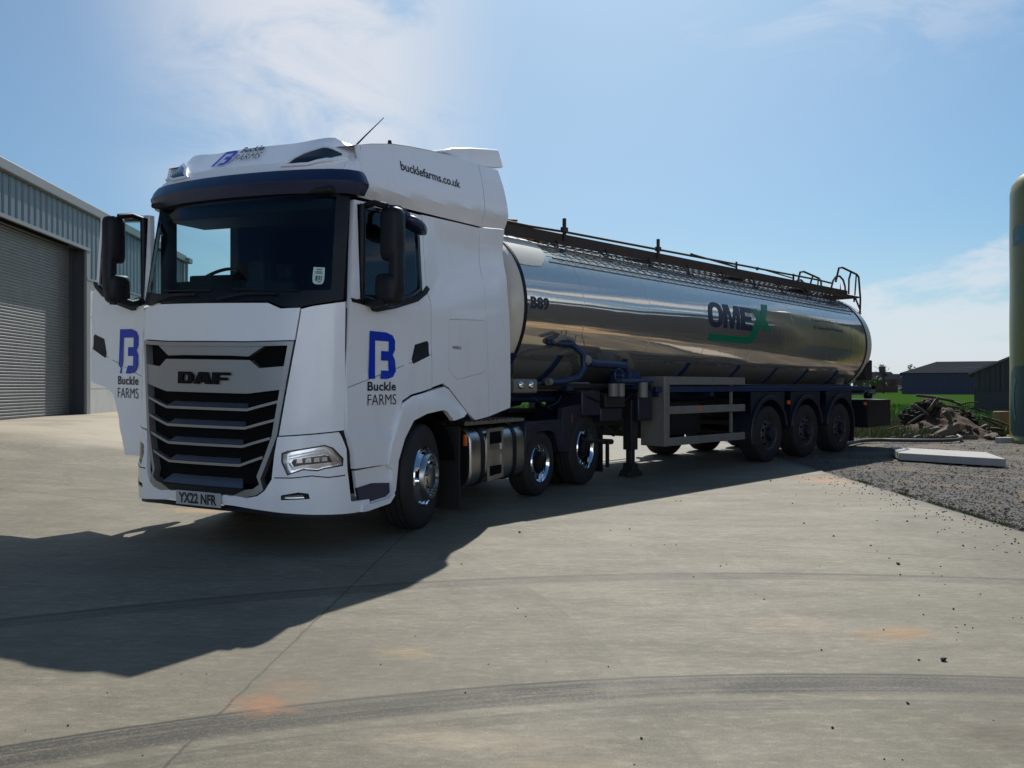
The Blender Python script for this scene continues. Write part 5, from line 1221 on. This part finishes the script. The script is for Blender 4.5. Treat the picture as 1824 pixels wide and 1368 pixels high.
# ================================================================== dark barn and far buildings
M['darkclad'] = simple('weathered_dark_cladding', (.055, .058, .062), .7, var=.6, vscale=1.5)
M['darkwall'] = simple('damp_block_wall', (.065, .066, .068), .85, var=.6, vscale=2)
M['greyshed'] = simple('slate_blue_cladding', (.048, .060, .090), .8, var=.15, vscale=.2, spec=.1)
M['brownwall'] = simple('brown_brick_far', (.085, .05, .042), .9, var=.4)
M['rooftile'] = simple('dark_tile', (.030, .030, .036), 1.0, var=.3, spec=0.0)
M['sheroof'] = simple('grey_sheet_roof', (.040, .042, .050), 1.0, var=.5, vscale=.15, spec=.0)
barn = empty('dark_barn', (23.2, 40.0, 0), -math.atan2(23.2, 40), 'low dark barn with vertical boarding beside the green tank', 'barn')
g = G(); 
def bz_(x): return 2.13 + .46 * x
n = 46
for i in range(n):
    x0 = .24 * i * .9; x1 = x0 + .20; d = .03 * (i % 2)
    g.add([(x0, -d, 1.12), (x1, -d, 1.12), (x1, -d, bz_(x1) - .1), (x0, -d, bz_(x0) - .1), (x0, .05, 1.12), (x1, .05, 1.12), (x1, .05, bz_(x1) - .1), (x0, .05, bz_(x0) - .1)], [(0, 1, 2, 3), (0, 4, 5, 1), (1, 5, 6, 2), (2, 6, 7, 3), (3, 7, 4, 0)])
g.box((0, .04, 1.1), (10, .1, 2.0)); g.add([(0, .06, 2.0), (10, .06, 2.0), (10, .06, 6.2), (0, .06, 2.05)], [(0, 1, 2, 3)]); g.build('boarding', M['darkclad'], barn, flip=False, smooth=0)
g = G(); g.box((0, -.02, 0), (10, .2, 1.1)); g.box((-.05, 0, 0), (0, 18, 2.1)); g.build('wall', M['darkwall'], barn, flip=False, smooth=0)
g = G(); g.add([(-.3, -.35, bz_(-.3) + .02), (10, -.35, bz_(10) + .02), (10, 18, bz_(10) + .02), (-.3, 18, bz_(-.3) + .02), (-.3, -.35, bz_(-.3) - .08), (10, -.35, bz_(10) - .08), (10, 18, bz_(10) - .08), (-.3, 18, bz_(-.3) - .08)], [(0, 1, 2, 3), (4, 7, 6, 5), (0, 4, 5, 1), (1, 5, 6, 2), (2, 6, 7, 3), (3, 7, 4, 0)]); g.build('roof', M['roofsheet'], barn, flip=False, smooth=0); bpy.data.objects[-1] if False else None

shed = empty('long_shed', (63.4, 130, 0), -math.atan2(63.4, 130), 'long slate blue shed with a grey roof across the green field', 'shed')
g = G()
for i in range(44): g.box((.5 * i, -.04, 0), (.5 * i + .44, 0, 3.45))
g.box((0, 0, 0), (22, 22, 3.45)); g.build('wall', M['greyshed'], shed, flip=False, smooth=0)
g = G(); g.add([(-.3, -.5, 3.42), (22.3, -.5, 3.42), (22.3, 11, 5.5), (5.4, 11, 5.5), (22.3, 22.5, 3.42), (-.3, 22.5, 3.42)], [(0, 1, 2, 3), (3, 2, 4, 5), (0, 3, 5)]); g.build('roof', M['sheroof'], shed, flip=False, smooth=0)
g = G(); g.box((11.8, -.12, 0), (11.95, -.04, 3.4)); g.box((12.5, -.12, 0), (12.65, -.04, 3.4)); g.box((8, 4, 4.2), (12, 5, 4.35)); g.build('rainwater_pipe', M['trim'], shed, flip=False, smooth=0)
def house(x, y, w_, d_, h, rz, chims, label, roofm='rooftile', wallm='brownwall'):
    e = empty('farmhouse', (x, y, 0), 0, label, 'house')
    g = G(); g.box((0, 0, 0), (w_, d_, h)); g.build('wall', M[wallm], e, flip=False, smooth=0)
    g = G(); o = .25; g.add([(-o, -o, h), (w_ + o, -o, h), (w_ + o, d_ + o, h), (-o, d_ + o, h), (-o, d_ / 2, rz), (w_ + o, d_ / 2, rz)], [(0, 1, 5, 4), (2, 3, 4, 5), (0, 4, 3), (1, 2, 5), (0, 3, 2, 1)]); g.build('roof', M[roofm], e, flip=False, smooth=0)
    for cx, ch in chims:
        g = G(); g.box((cx, d_ / 2 - .4, h), (cx + .9, d_ / 2 + .4, ch)); g.box((cx - .08, d_ / 2 - .48, ch - .25), (cx + .98, d_ / 2 + .48, ch - .1)); g.tube([(cx + .25, d_ / 2, ch), (cx + .25, d_ / 2, ch + .4)], .12, 6); g.tube([(cx + .65, d_ / 2, ch), (cx + .65, d_ / 2, ch + .4)], .12, 6); g.build('chimney', M[wallm], e, flip=False, smooth=0)
    g = G()
    for k in range(3): g.box((w_ * (.15 + .3 * k), -.03, h * .55), (w_ * (.15 + .3 * k) + .8, -.001, h * .55 + 1.0))
    g.build('window', M['gloss_black'], e, flip=False, smooth=0)
house(71.3, 160, 6.0, 7, 2.6, 4.2, [(.2, 4.9), (4.0, 5.3)], 'brown farmhouse with two chimneys on the horizon behind the trailer')
house(108.0, 235, 9, 8, 3.0, 4.9, [], 'low brown outbuilding beside the long shed on the horizon')
house(66.0, 175, 7.0, 7, 2.4, 4.0, [(5.2, 5.2)], 'farmhouse roof with one chimney partly hidden by the tank end')
# shrubs and bare tree near the houses
M['leaf'] = simple('shrub_leaves', (.10, .15, .04), .7, var=.6, vscale=.4)
M['bark'] = simple('bark', (.07, .055, .045), .9, var=.5)
def leafy(name, x, y, r, h, n, label, cat, leafm='leaf', size=.35, squash=1.0):
    e = empty(name, (x, y, 0), 0, label, cat); g = G()
    g.tube([(0, 0, 0), (.1, 0, h * .5), (.0, .1, h * .8)], [r * .09, r * .06, r * .02], 6)
    for k in range(5): a = random.uniform(0, 6.28); g.tube([(0, 0, h * .3), (r * .6 * math.cos(a), r * .6 * math.sin(a), h * .75)], [r * .04, r * .01], 5)
    g.build('trunk', M['bark'], e, flip=False)
    g = G(); cl = [(random.gauss(0, r * .4), random.gauss(0, r * .4), h * random.uniform(.35, .95), r * random.uniform(.25, .5)) for _ in range(12)]
    for k in range(n):
        c = random.choice(cl); v = Vector((random.gauss(0, 1), random.gauss(0, 1), random.gauss(0, 1))).normalized() * c[3] * random.uniform(.6, 1.05)
        p = Vector(c[:3]) + v * 1.0; p.z = max(.05, p.z); a = Vector((random.gauss(0, 1), random.gauss(0, 1), random.gauss(0, 1))).normalized() * size; b = a.cross(Vector((random.gauss(0, 1), random.gauss(0, 1), random.gauss(0, 1))).normalized())
        g.add([p, p + a, p + a * .6 + b * .6, p + b * .3 - a * .1], [(0, 1, 2, 3)])
    g.build('crown', M[leafm], e, flip=False, smooth=0, recalc=False); return e
leafy('shrub', 68.2, 150, 2.2, 3.2, 700, 'pale green shrub in front of the farmhouse on the horizon', 'shrub')
leafy('shrub', 74.5, 172, 2.4, 4.4, 500, 'dark shrub behind the low outbuilding on the horizon', 'shrub')
leafy('tree', 95.5, 190, 2.2, 6.0, 500, 'round tree top behind the roof of the long shed', 'tree', size=.6)
g = G()
def limb(p, d, L, r, lv):
    q = p + d * L; g.tube([p, p.lerp(q, .5) + Vector((random.gauss(0, .03), random.gauss(0, .03), 0)) * L, q], [r, r * .8, r * .6], 5, cap=False)
    if lv:
        for k in range(3 if lv > 1 else 4):
            nd = (d + Vector((random.gauss(0, .45), random.gauss(0, .45), random.gauss(.05, .25)))).normalized(); limb(q if k else p.lerp(q, .6), nd, L * random.uniform(.6, .8), r * .55, lv - 1)
e = empty('tree', (66.0, 142, 0), 0, 'bare leafless tree on the horizon just behind the trailer end', 'tree')
limb(Vector((0, 0, 0)), Vector((.05, 0, 1)).normalized(), 2.0, .2, 4); g.build('trunk', M['bark'], e, flip=False)
# dark hedge / wall by the far field edge, parked van and fence there
g = G(); g.box((48, 120, 0), (54.6, 121, 1.25)); 
for i in range(60): x = random.uniform(48, 54.1); g.box((x, 119.8, .9), (x + .5, 121.1, 1.25 + random.random() * .12))
tag(world_obj(g, 'garden_wall', M['darkclad'], smooth=0), 'dark boundary wall at the far side of the green field', 'wall')
def far_car(x, y, label, m_):
    e = empty('parked_car', (x, y, 0), 0, label, 'car')
    g = G(); pr = [(0, .35), (.1, .75), (.9, .9), (1.5, 1.4), (3.2, 1.42), (3.9, .95), (4.2, .85), (4.25, .35)]; g.prism(pr, lambda u, v: (u, 0, v), lambda u, v: (u, 1.7, v)); g.build('body', m_, e, flip=False, bevel=.05)
    g = G(); g.prism([(1.1, .95), (1.55, 1.34), (3.15, 1.36), (3.65, .97)], lambda u, v: (u, -.01, v), lambda u, v: (u, .0, v)); g.build('window', M['gloss_black'], e, flip=False)
    for cx in (.8, 3.4):
        g = G(); g.lathe([(0, -.02), (.32, -.02), (.33, 0), (.33, .2), (0, .2)], n=20, c=(cx, 0, .33)); g.build('wheel', M['rubber'], e, flip=False)
far_car(96.5, 205, 'pale car parked low beside the long shed across the field', M['concblock'])

# ================================================================== concrete slab, rubble heap, hose and oddments on the right
g = G(); A, B_, Cc = Vector((7.62, 16.1)), Vector((7.12, 14.7)), Vector((8.32, 13.45)); Dd = A + Cc - B_ + Vector((.0, 0))
g.prism([tuple(A), tuple(B_), tuple(Cc), tuple(Dd)], lambda u, v: (u, v, .0), lambda u, v: (u, v, .135)); g.box((8.1, 14.0, -.03), (8.3, 14.2, .0))
tag(world_obj(g, 'concrete_slab', M['concblock'], bevel=.012), 'pale flat concrete slab lying on the gravel right of the trailer', 'slab')
def gp(px_, py_): D_ = 1.37 * 1423 / (py_ - 687); return ((px_ - 912) * D_ / 1423, D_)
g = G(); hp_ = [gp(1500, 797), gp(1530, 789), gp(1565, 787), (9.4, 19.4), (10.2, 19.3), (10.9, 19.6), (11.5, 20.6), (12.2, 23.4), (12.9, 24.6), (13.8, 24.9), (14.6, 24.9)]
pts = []
for i in range(len(hp_) - 1):
    for k in range(5):
        p0 = Vector(hp_[max(i - 1, 0)]); p1 = Vector(hp_[i]); p2 = Vector(hp_[i + 1]); p3 = Vector(hp_[min(i + 2, len(hp_) - 1)]); s_ = k / 5
        q = .5 * ((2 * p1) + (p2 - p0) * s_ + (2 * p0 - 5 * p1 + 4 * p2 - p3) * s_ ** 2 + (3 * p1 - p0 - 3 * p2 + p3) * s_ ** 3); pts.append((q.x, q.y, .045 + .05 * sstep(q.x, 10.8, 12)))
g.tube(pts, .045, 8); tag(world_obj(g, 'hose', M['hose']), 'thick grey hose snaking over the ground towards the green tank', 'hose')
# soil heap
g = G(); HX_, HY_ = 11.75, 22.3
def heap(u, v):
    r = math.hypot((u - .25) / 1.45, v / 1.5); h = .62 * max(0, 1 - r) ** .8 * (1 + .3 * mn.noise(Vector((u * 2, v * 2, 1)))) + .22 * mn.noise(Vector((u * 3.3, v * 3.3, 5))) * (1 - r if r < 1 else 0) + .04 * mn.noise(Vector((u * 11, v * 11, 5)))
    h += .35 * max(0, 1 - math.hypot((u - .55) / .8, (v - .3) / .8)); return (HX_ + u, HY_ + v, max(-.03, h - .03) if r < 1.05 else -.03)
g.grid(heap, [-1.7 + 3.4 * i / 60 for i in range(61)], [-1.7 + 3.4 * i / 60 for i in range(61)]); tag(world_obj(g, 'soil_heap', M['soil'], smooth=30), 'heap of reddish brown soil under the broken timber', 'heap')
def stone(r, seed, flat=.7):
    rd = random.Random(seed); bm = bmesh.new(); bmesh.ops.create_icosphere(bm, subdivisions=2, radius=1)
    dirs = [Vector((rd.gauss(0, 1), rd.gauss(0, 1), rd.gauss(0, 1))).normalized() for _ in range(11)]
    for v in bm.verts:
        for d in dirs:
            k = v.co.dot(d)
            if k > .55: v.co -= d * (k - .55)
        v.co = Vector((v.co.x * 1.25, v.co.y, v.co.z * flat)) * r
    me = bpy.data.meshes.new('stone'); bm.to_mesh(me); bm.free(); return me
stmesh = [stone(1.0, s) for s in range(6)]
for m_ in stmesh: m_.materials.append(M['stone'])
dkmesh = [stone(1.0, 20 + s, .8) for s in range(5)]
for m_ in dkmesh: m_.materials.append(M['darkstone'])
def put_stone(name, me, x, y, z, r, label, cat, group=None):
    o = bpy.data.objects.new(name, me); C.objects.link(o); o.location = (x, y, z); o.scale = (r, r, r); o.rotation_euler = (random.uniform(-.3, .3), random.uniform(-.3, .3), random.uniform(0, 6.28)); return tag(o, label, cat, group)
def rz_(x, y): return heap(x - HX_, y - HY_)[2] if abs(x - HX_) < 1.6 and abs(y - HY_) < 1.6 else 0
for i in range(46):
    x = random.gauss(HX_ - .3, 1.0); y = random.uniform(20.3, 22.0)
    if x > 13.4: continue
    r = random.uniform(.05, .16); put_stone('rubble_stone', random.choice(stmesh), x, y, rz_(x, y) + r * .35, r, 'rough broken stone at the foot of the soil heap', 'stone', 'stones around the soil heap')
o = put_stone('boulder', stmesh[1], 11.35, 20.9, .17, .30, 'largest pale stone leaning at the foot of the soil heap', 'stone'); o.scale = (.36, .22, .26); o.rotation_euler = (0, -.5, .2)
# dark roots and stumps dragged on to the heap
for (x, y, z, r, sd_) in ((11.75, 22.6, .70, .36, 3), (12.25, 22.9, .55, .40, 4), (12.75, 22.6, .36, .36, 5), (11.35, 22.7, .45, .30, 6)):
    bm = bmesh.new(); bmesh.ops.create_icosphere(bm, subdivisions=4, radius=1)
    for v in bm.verts:
        n_ = mn.noise(v.co * 1.6 + Vector((sd_, 0, 0))) * .35 + mn.noise(v.co * 4.5 + Vector((0, sd_, 0))) * .28 + mn.noise(v.co * 11) * .12; v.co *= 1 + n_; v.co.z *= .8
    me = bpy.data.meshes.new('stump'); bm.to_mesh(me); bm.free(); me.materials.append(M['stumpwood']); o = bpy.data.objects.new('stump', me); C.objects.link(o); o.location = (x, y, z); o.scale = (r, r, r)
    tag(o, 'dark earthy tree stump lodged on the heap of soil', 'stump', 'tree stumps on the soil heap')
tmz = [(11.62, 21.95, 1.03, .95, .055, -.25, .16), (11.95, 21.9, .96, .75, .05, -.1, .28), (11.5, 21.8, .86, .55, .07, .5, -.7), (11.85, 21.7, .80, .6, .05, -.5, .1), (10.95, 21.6, .48, .65, .035, .2, -.5), (12.5, 21.9, .88, .6, .03, .1, -.12), (12.75, 21.8, .70, .5, .04, -.4, .3), (13.1, 21.6, .40, .8, .04, -.3, .35), (12.2, 21.6, .66, .5, .06, .9, .3), (10.5, 21.9, .22, .6, .03, .3, -.15), (13.4, 22.2, .30, .7, .035, -.2, .5), (12.9, 21.3, .20, .6, .05, .5, .1), (11.2, 21.9, .70, .5, .05, -.8, .6), (11.55, 21.2, .55, .35, .08, .2, .9)]
for i, (x, y, z, L, r, a, tl) in enumerate(tmz):
    g = G(); pr = [(r * math.cos(k * math.pi / 4 + .3) * random.uniform(.6, 1.2), r * math.sin(k * math.pi / 4 + .3) * random.uniform(.5, 1)) for k in range(8)]
    k1, k2 = random.uniform(.6, 1.1), random.uniform(-.04, .04)
    g.prism(pr, lambda u, v: (-L / 2, u, v), lambda u, v: (0, u + k2, v + .02)); g.prism(pr, lambda u, v: (.001, u + k2, v + .02), lambda u, v: (L / 2, u * k1, v * k1)); o = world_obj(g, 'log', M['timber'], bevel=.006)
    o.location = (x, y, z); o.rotation_euler = (0, tl, a)
    tag(o, 'broken weathered timber piece piled on the soil heap', 'timber', 'broken timber on the soil heap')
g = G(); g.box((-.18, -.15, 0), (.18, .15, .62)); o = world_obj(g, 'wooden_block', M['gold'], bevel=.02); o.location = (14.72, 24.0, -.02); o.rotation_euler = (0, 0, .2); tag(o, 'upright sawn wooden block beside the green tank', 'block')
g = G(); g.box((-.17, -.1, 0), (.17, .1, .14)); o = world_obj(g, 'kerb_block', M['concblock'], bevel=.01); o.location = (11.9, 19.3, -.02); tag(o, 'small concrete block on the ground left of the green tank', 'block')
g = G(); g.box((-.35, -.06, 0), (.35, .06, .08)); o = world_obj(g, 'timber_offcut', M['timber'], bevel=.01); o.location = (12.7, 15.0, .0); o.rotation_euler = (0, 0, .3); tag(o, 'short plank lying on gravel at the right edge', 'plank')
for i, (x, y, r) in enumerate(((11.9, 30.5, .28), (12.4, 29.6, .18), (12.8, 30.8, .16))):
    put_stone('plastic_bag', stmesh[i], x, y, .12, r, 'scrap of pale plastic sheet in the weeds behind the trailer', 'rubbish', 'pale plastic scraps in the weeds').data = stmesh[i].copy(); C.objects[-1].data.materials[0] = M['rag']
for i in range(9):
    x, y = random.uniform(10.2, 14.5), random.uniform(25.5, 30); L = random.uniform(.5, 1.3)
    g = G(); g.tube([(0, 0, .05), (L * .5, .1, .12 + random.random() * .2), (L, .0, .1)], [.04, .035, .02], 6); o = world_obj(g, 'branch', M['timber']); o.location = (x, y, 0); o.rotation_euler = (0, 0, random.uniform(-.6, .6)); tag(o, 'thin grey branch lying in the weeds beyond the gravel', 'branch', 'branches in the weeds')
# pallet-like kerb next to trailer tail
g = G(); g.box((-.25, -.12, 0), (.25, .12, .12)); o = world_obj(g, 'kerb_block', M['concblock'], bevel=.01); o.location = (8.35, 20.2, -.02); tag(o, 'pale kerb stone lying behind the last trailer wheel', 'kerb stone')

# gravel stones as one mass
g = G(); rd = random.Random(3)
for i in range(22000):
    y = 6.6 + 16 * rd.random() ** 1.6; x = 4.62 + .036 * y + (rd.random() ** 1.15) * (.52 * y)
    if 5.2 < x < 7.6 and 13.2 < y < 19.5 and rd.random() < .5: continue
    r = rd.uniform(.006, .015) * (1 + (rd.random() < .05) * 1.0); z = gz(x, y) + r * .3; a = rd.uniform(0, 6.28); c_, s_ = math.cos(a) * r, math.sin(a) * r; h = r * rd.uniform(.5, .9)
    g.add([(x + c_ * 1.3, y + s_ * 1.3, z), (x - s_, y + c_, z - r * .1), (x - c_ * 1.1, y - s_ * 1.1, z), (x + s_, y - c_, z), (x + c_ * .4, y + s_ * .4, z + h), (x - c_ * .4, y - s_ * .5, z + h * .9)], [(0, 1, 4), (1, 5, 4), (1, 2, 5), (2, 3, 5), (3, 4, 5), (3, 0, 4)])
def varmat(name, c1, c2, c3, rough=.85):
    m, t, b = newmat(name); r_ = t.node('ShaderNodeNewGeometry').outputs['Random Per Island']; cr = t.node('ShaderNodeValToRGB'); t.inp(cr, 0, r_)
    cr.color_ramp.elements[0].color = (*c1, 1); cr.color_ramp.elements[1].color = (*c3, 1); e = cr.color_ramp.elements.new(.5); e.color = (*c2, 1)
    t.inp(b, 'Base Color', cr.outputs[0]); t.inp(b, 'Roughness', rough); return m
M['gravelbits'] = varmat('gravel_stones', (.034, .032, .029), (.060, .056, .048), (.12, .112, .098))
M['blades'] = varmat('grass_blade', (.025, .095, .008), (.05, .155, .014), (.085, .20, .025), .6)
M['weedblades'] = varmat('weed_blade', (.05, .08, .02), (.12, .16, .05), (.26, .24, .11), .7)
tag(world_obj(g, 'gravel', M['gravelbits'], smooth=0, recalc=False), kind='stuff')
# grass
def blades(name, n, fn, mat, h0, h1, seed):
    g = G(); rd = random.Random(seed)
    for i in range(n):
        x, y, z = fn(rd); h = rd.uniform(h0, h1); a = rd.uniform(0, 6.28); w_ = h * .07; lx, ly = rd.gauss(0, .25) * h, rd.gauss(0, .25) * h
        c_, s_ = math.cos(a) * w_, math.sin(a) * w_; g.add([(x - c_, y - s_, z), (x + c_, y + s_, z), (x + lx * .5 + c_ * .6, y + ly * .5 + s_ * .6, z + h * .6), (x + lx, y + ly, z + h)], [(0, 1, 2), (0, 2, 3)])
    return tag(world_obj(g, name, mat, smooth=0, recalc=False), kind='stuff')
blades('crop', 26000, lambda r: (r.uniform(-6, 34), 28.6 + 26 * r.random() ** 2, 0), M['blades'], .12, .30, 5)
def wd(r):
    k = r.random()
    if k < .40: return (r.uniform(8.6, 15), r.uniform(23.5, 29.5), 0)
    if k < .62: return (r.uniform(-4, 9), r.uniform(28.0, 29.6), 0)
    if k < .86: x = r.uniform(8.2, 11.5); return (x, r.uniform(20.8, 25), 0)
    return (r.uniform(12.4, 14.4), r.uniform(21.5, 25), 0)
blades('rough_grass', 16000, wd, M['weedblades'], .08, .34, 6)
def edge_(r):
    y = r.choice((8.3, 8.55, 8.9, 9.3, 7.9, 10.1, 11.3)) + r.gauss(0, .12); return (4.56 + .036 * y + abs(r.gauss(0, .03)), y, -.01)
blades('edge_grass', 1400, edge_, M['weedblades'], .015, .05, 8)

# dark pebbles on the slab
pl4 = [(50, 215, 10), (438, 203, 6), (370, 208, 5), (1050, 183, 7), (1155, 228, 8), (1285, 261, 7), (1307, 280, 5), (1350, 306, 6), (1389, 364, 7), (1531, 335, 6), (1503, 358, 5), (1534, 368, 5), (1546, 398, 5), (1455, 436, 7), (1671, 432, 6), (1575, 485, 8), (1471, 504, 7), (1330, 557, 7), (1585, 549, 6), (1616, 540, 7), (1644, 551, 6), (1592, 567, 5), (1587, 593, 5), (1112, 629, 8), (1454, 664, 9), (1150, 903, 11), (479, 940, 12), (72, 510, 6), (44, 482, 6), (662, 371, 6), (911, 450, 6), (778, 327, 5), (757, 333, 6), (145, 668, 4), (362, 687, 6), (1716, 876, 5), (1332, 1012, 7), (1397, 1015, 6), (454, 1031, 6), (600, 104, 5), (617, 104, 5), (933, 34, 7), (1184, 77, 5), (1010, 113, 5), (1170, 115, 5), (1785, 515, 5), (1815, 515, 5), (1715, 275, 5), (1730, 262, 5), (1765, 286, 5), (442, 260, 4), (560, 258, 4), (601, 259, 5), (880, 432, 4), (1104, 333, 4)]
pb = [(900 + a * .5066, 840 + b_ * .5066, c_) for a, b_, c_ in pl4] + [(a * .4934, 840 + b_ * .4934, c_) for a, b_, c_ in [(247, 918, 9), (1374, 697, 6), (1499, 595, 5), (1666, 335, 6), (388, 800, 5), (1763, 697, 5), (92, 935, 5), (515, 1027, 6), (1680, 800, 7), (745, 732, 5), (655, 733, 4)]]
LBL = 'small dark pebble scattered on the sunlit concrete'
for a, b_, c_ in pb:
    x, y = gp(a, b_); r = c_ * .5066 * .5 * y / 1423 * 1.15; put_stone('pebble', random.choice(dkmesh), x, y, r * .5, r, LBL, 'pebble', 'pebbles on the concrete')
for i in range(190):
    y = random.uniform(6.2, 12.0); x = 4.50 + .036 * y - abs(random.gauss(0, .42)); r = random.uniform(.004, .013); put_stone('pebble', random.choice(dkmesh), x, y, r * .5, r, LBL, 'pebble', 'pebbles on the concrete')
for (a, b_, c_, lb) in ((900 + 1540 * .5066, 840 + 665 * .5066, 24, 'largest grey stone on the concrete near the brown stain'), (900 + 1381 * .5066, 840 + 327 * .5066, 15, 'dark lump of stone on the concrete towards the gravel edge'), (900 + 1415 * .5066, 840 + 817 * .5066, 13, 'square dark stone on the concrete at the lower right')):
    x, y = gp(a, b_); r = c_ * .5066 * .5 * y / 1423 * 1.1; put_stone('stone', dkmesh[2], x, y, r * .5, r, lb, 'stone')

# ================================================================== open-fronted barn behind the photographer (seen only as the dark band mirrored in the tank)
ob = empty('open_barn', (15.0, 5.0, 0), -math.pi / 2, 'dark open fronted barn beside the yard, mirrored in the steel tank', 'barn')
# local x runs along the barn (world -y), local y points to the yard (world -x is local -y)
g = G(); g.box((-17, 8, 0), (20, 8.2, 6.2)); g.box((-17, 0, 0), (-16.8, 8, 5.6)); g.box((19.8, 0, 0), (20, 8, 5.6)); g.build('wall', M['darkclad'], ob, flip=False, smooth=0)
g = G(); g.add([(-17.5, -.4, 5.4), (20.5, -.4, 5.4), (20.5, 8.4, 6.9), (-17.5, 8.4, 6.9), (-17.5, -.4, 4.9), (20.5, -.4, 4.9), (20.5, 8.4, 6.7), (-17.5, 8.4, 6.7)], [(0, 1, 2, 3), (4, 7, 6, 5), (0, 4, 5, 1), (1, 5, 6, 2), (2, 6, 7, 3), (3, 7, 4, 0)]); g.build('roof', M['darkclad'], ob, flip=False, smooth=0)
for i in range(7):
    g = G(); g.box((-17 + 6.1 * i, -.2, 0), (-16.75 + 6.1 * i, .05, 5.0)); g.build('post', M['darkclad'], ob, flip=False, smooth=0)
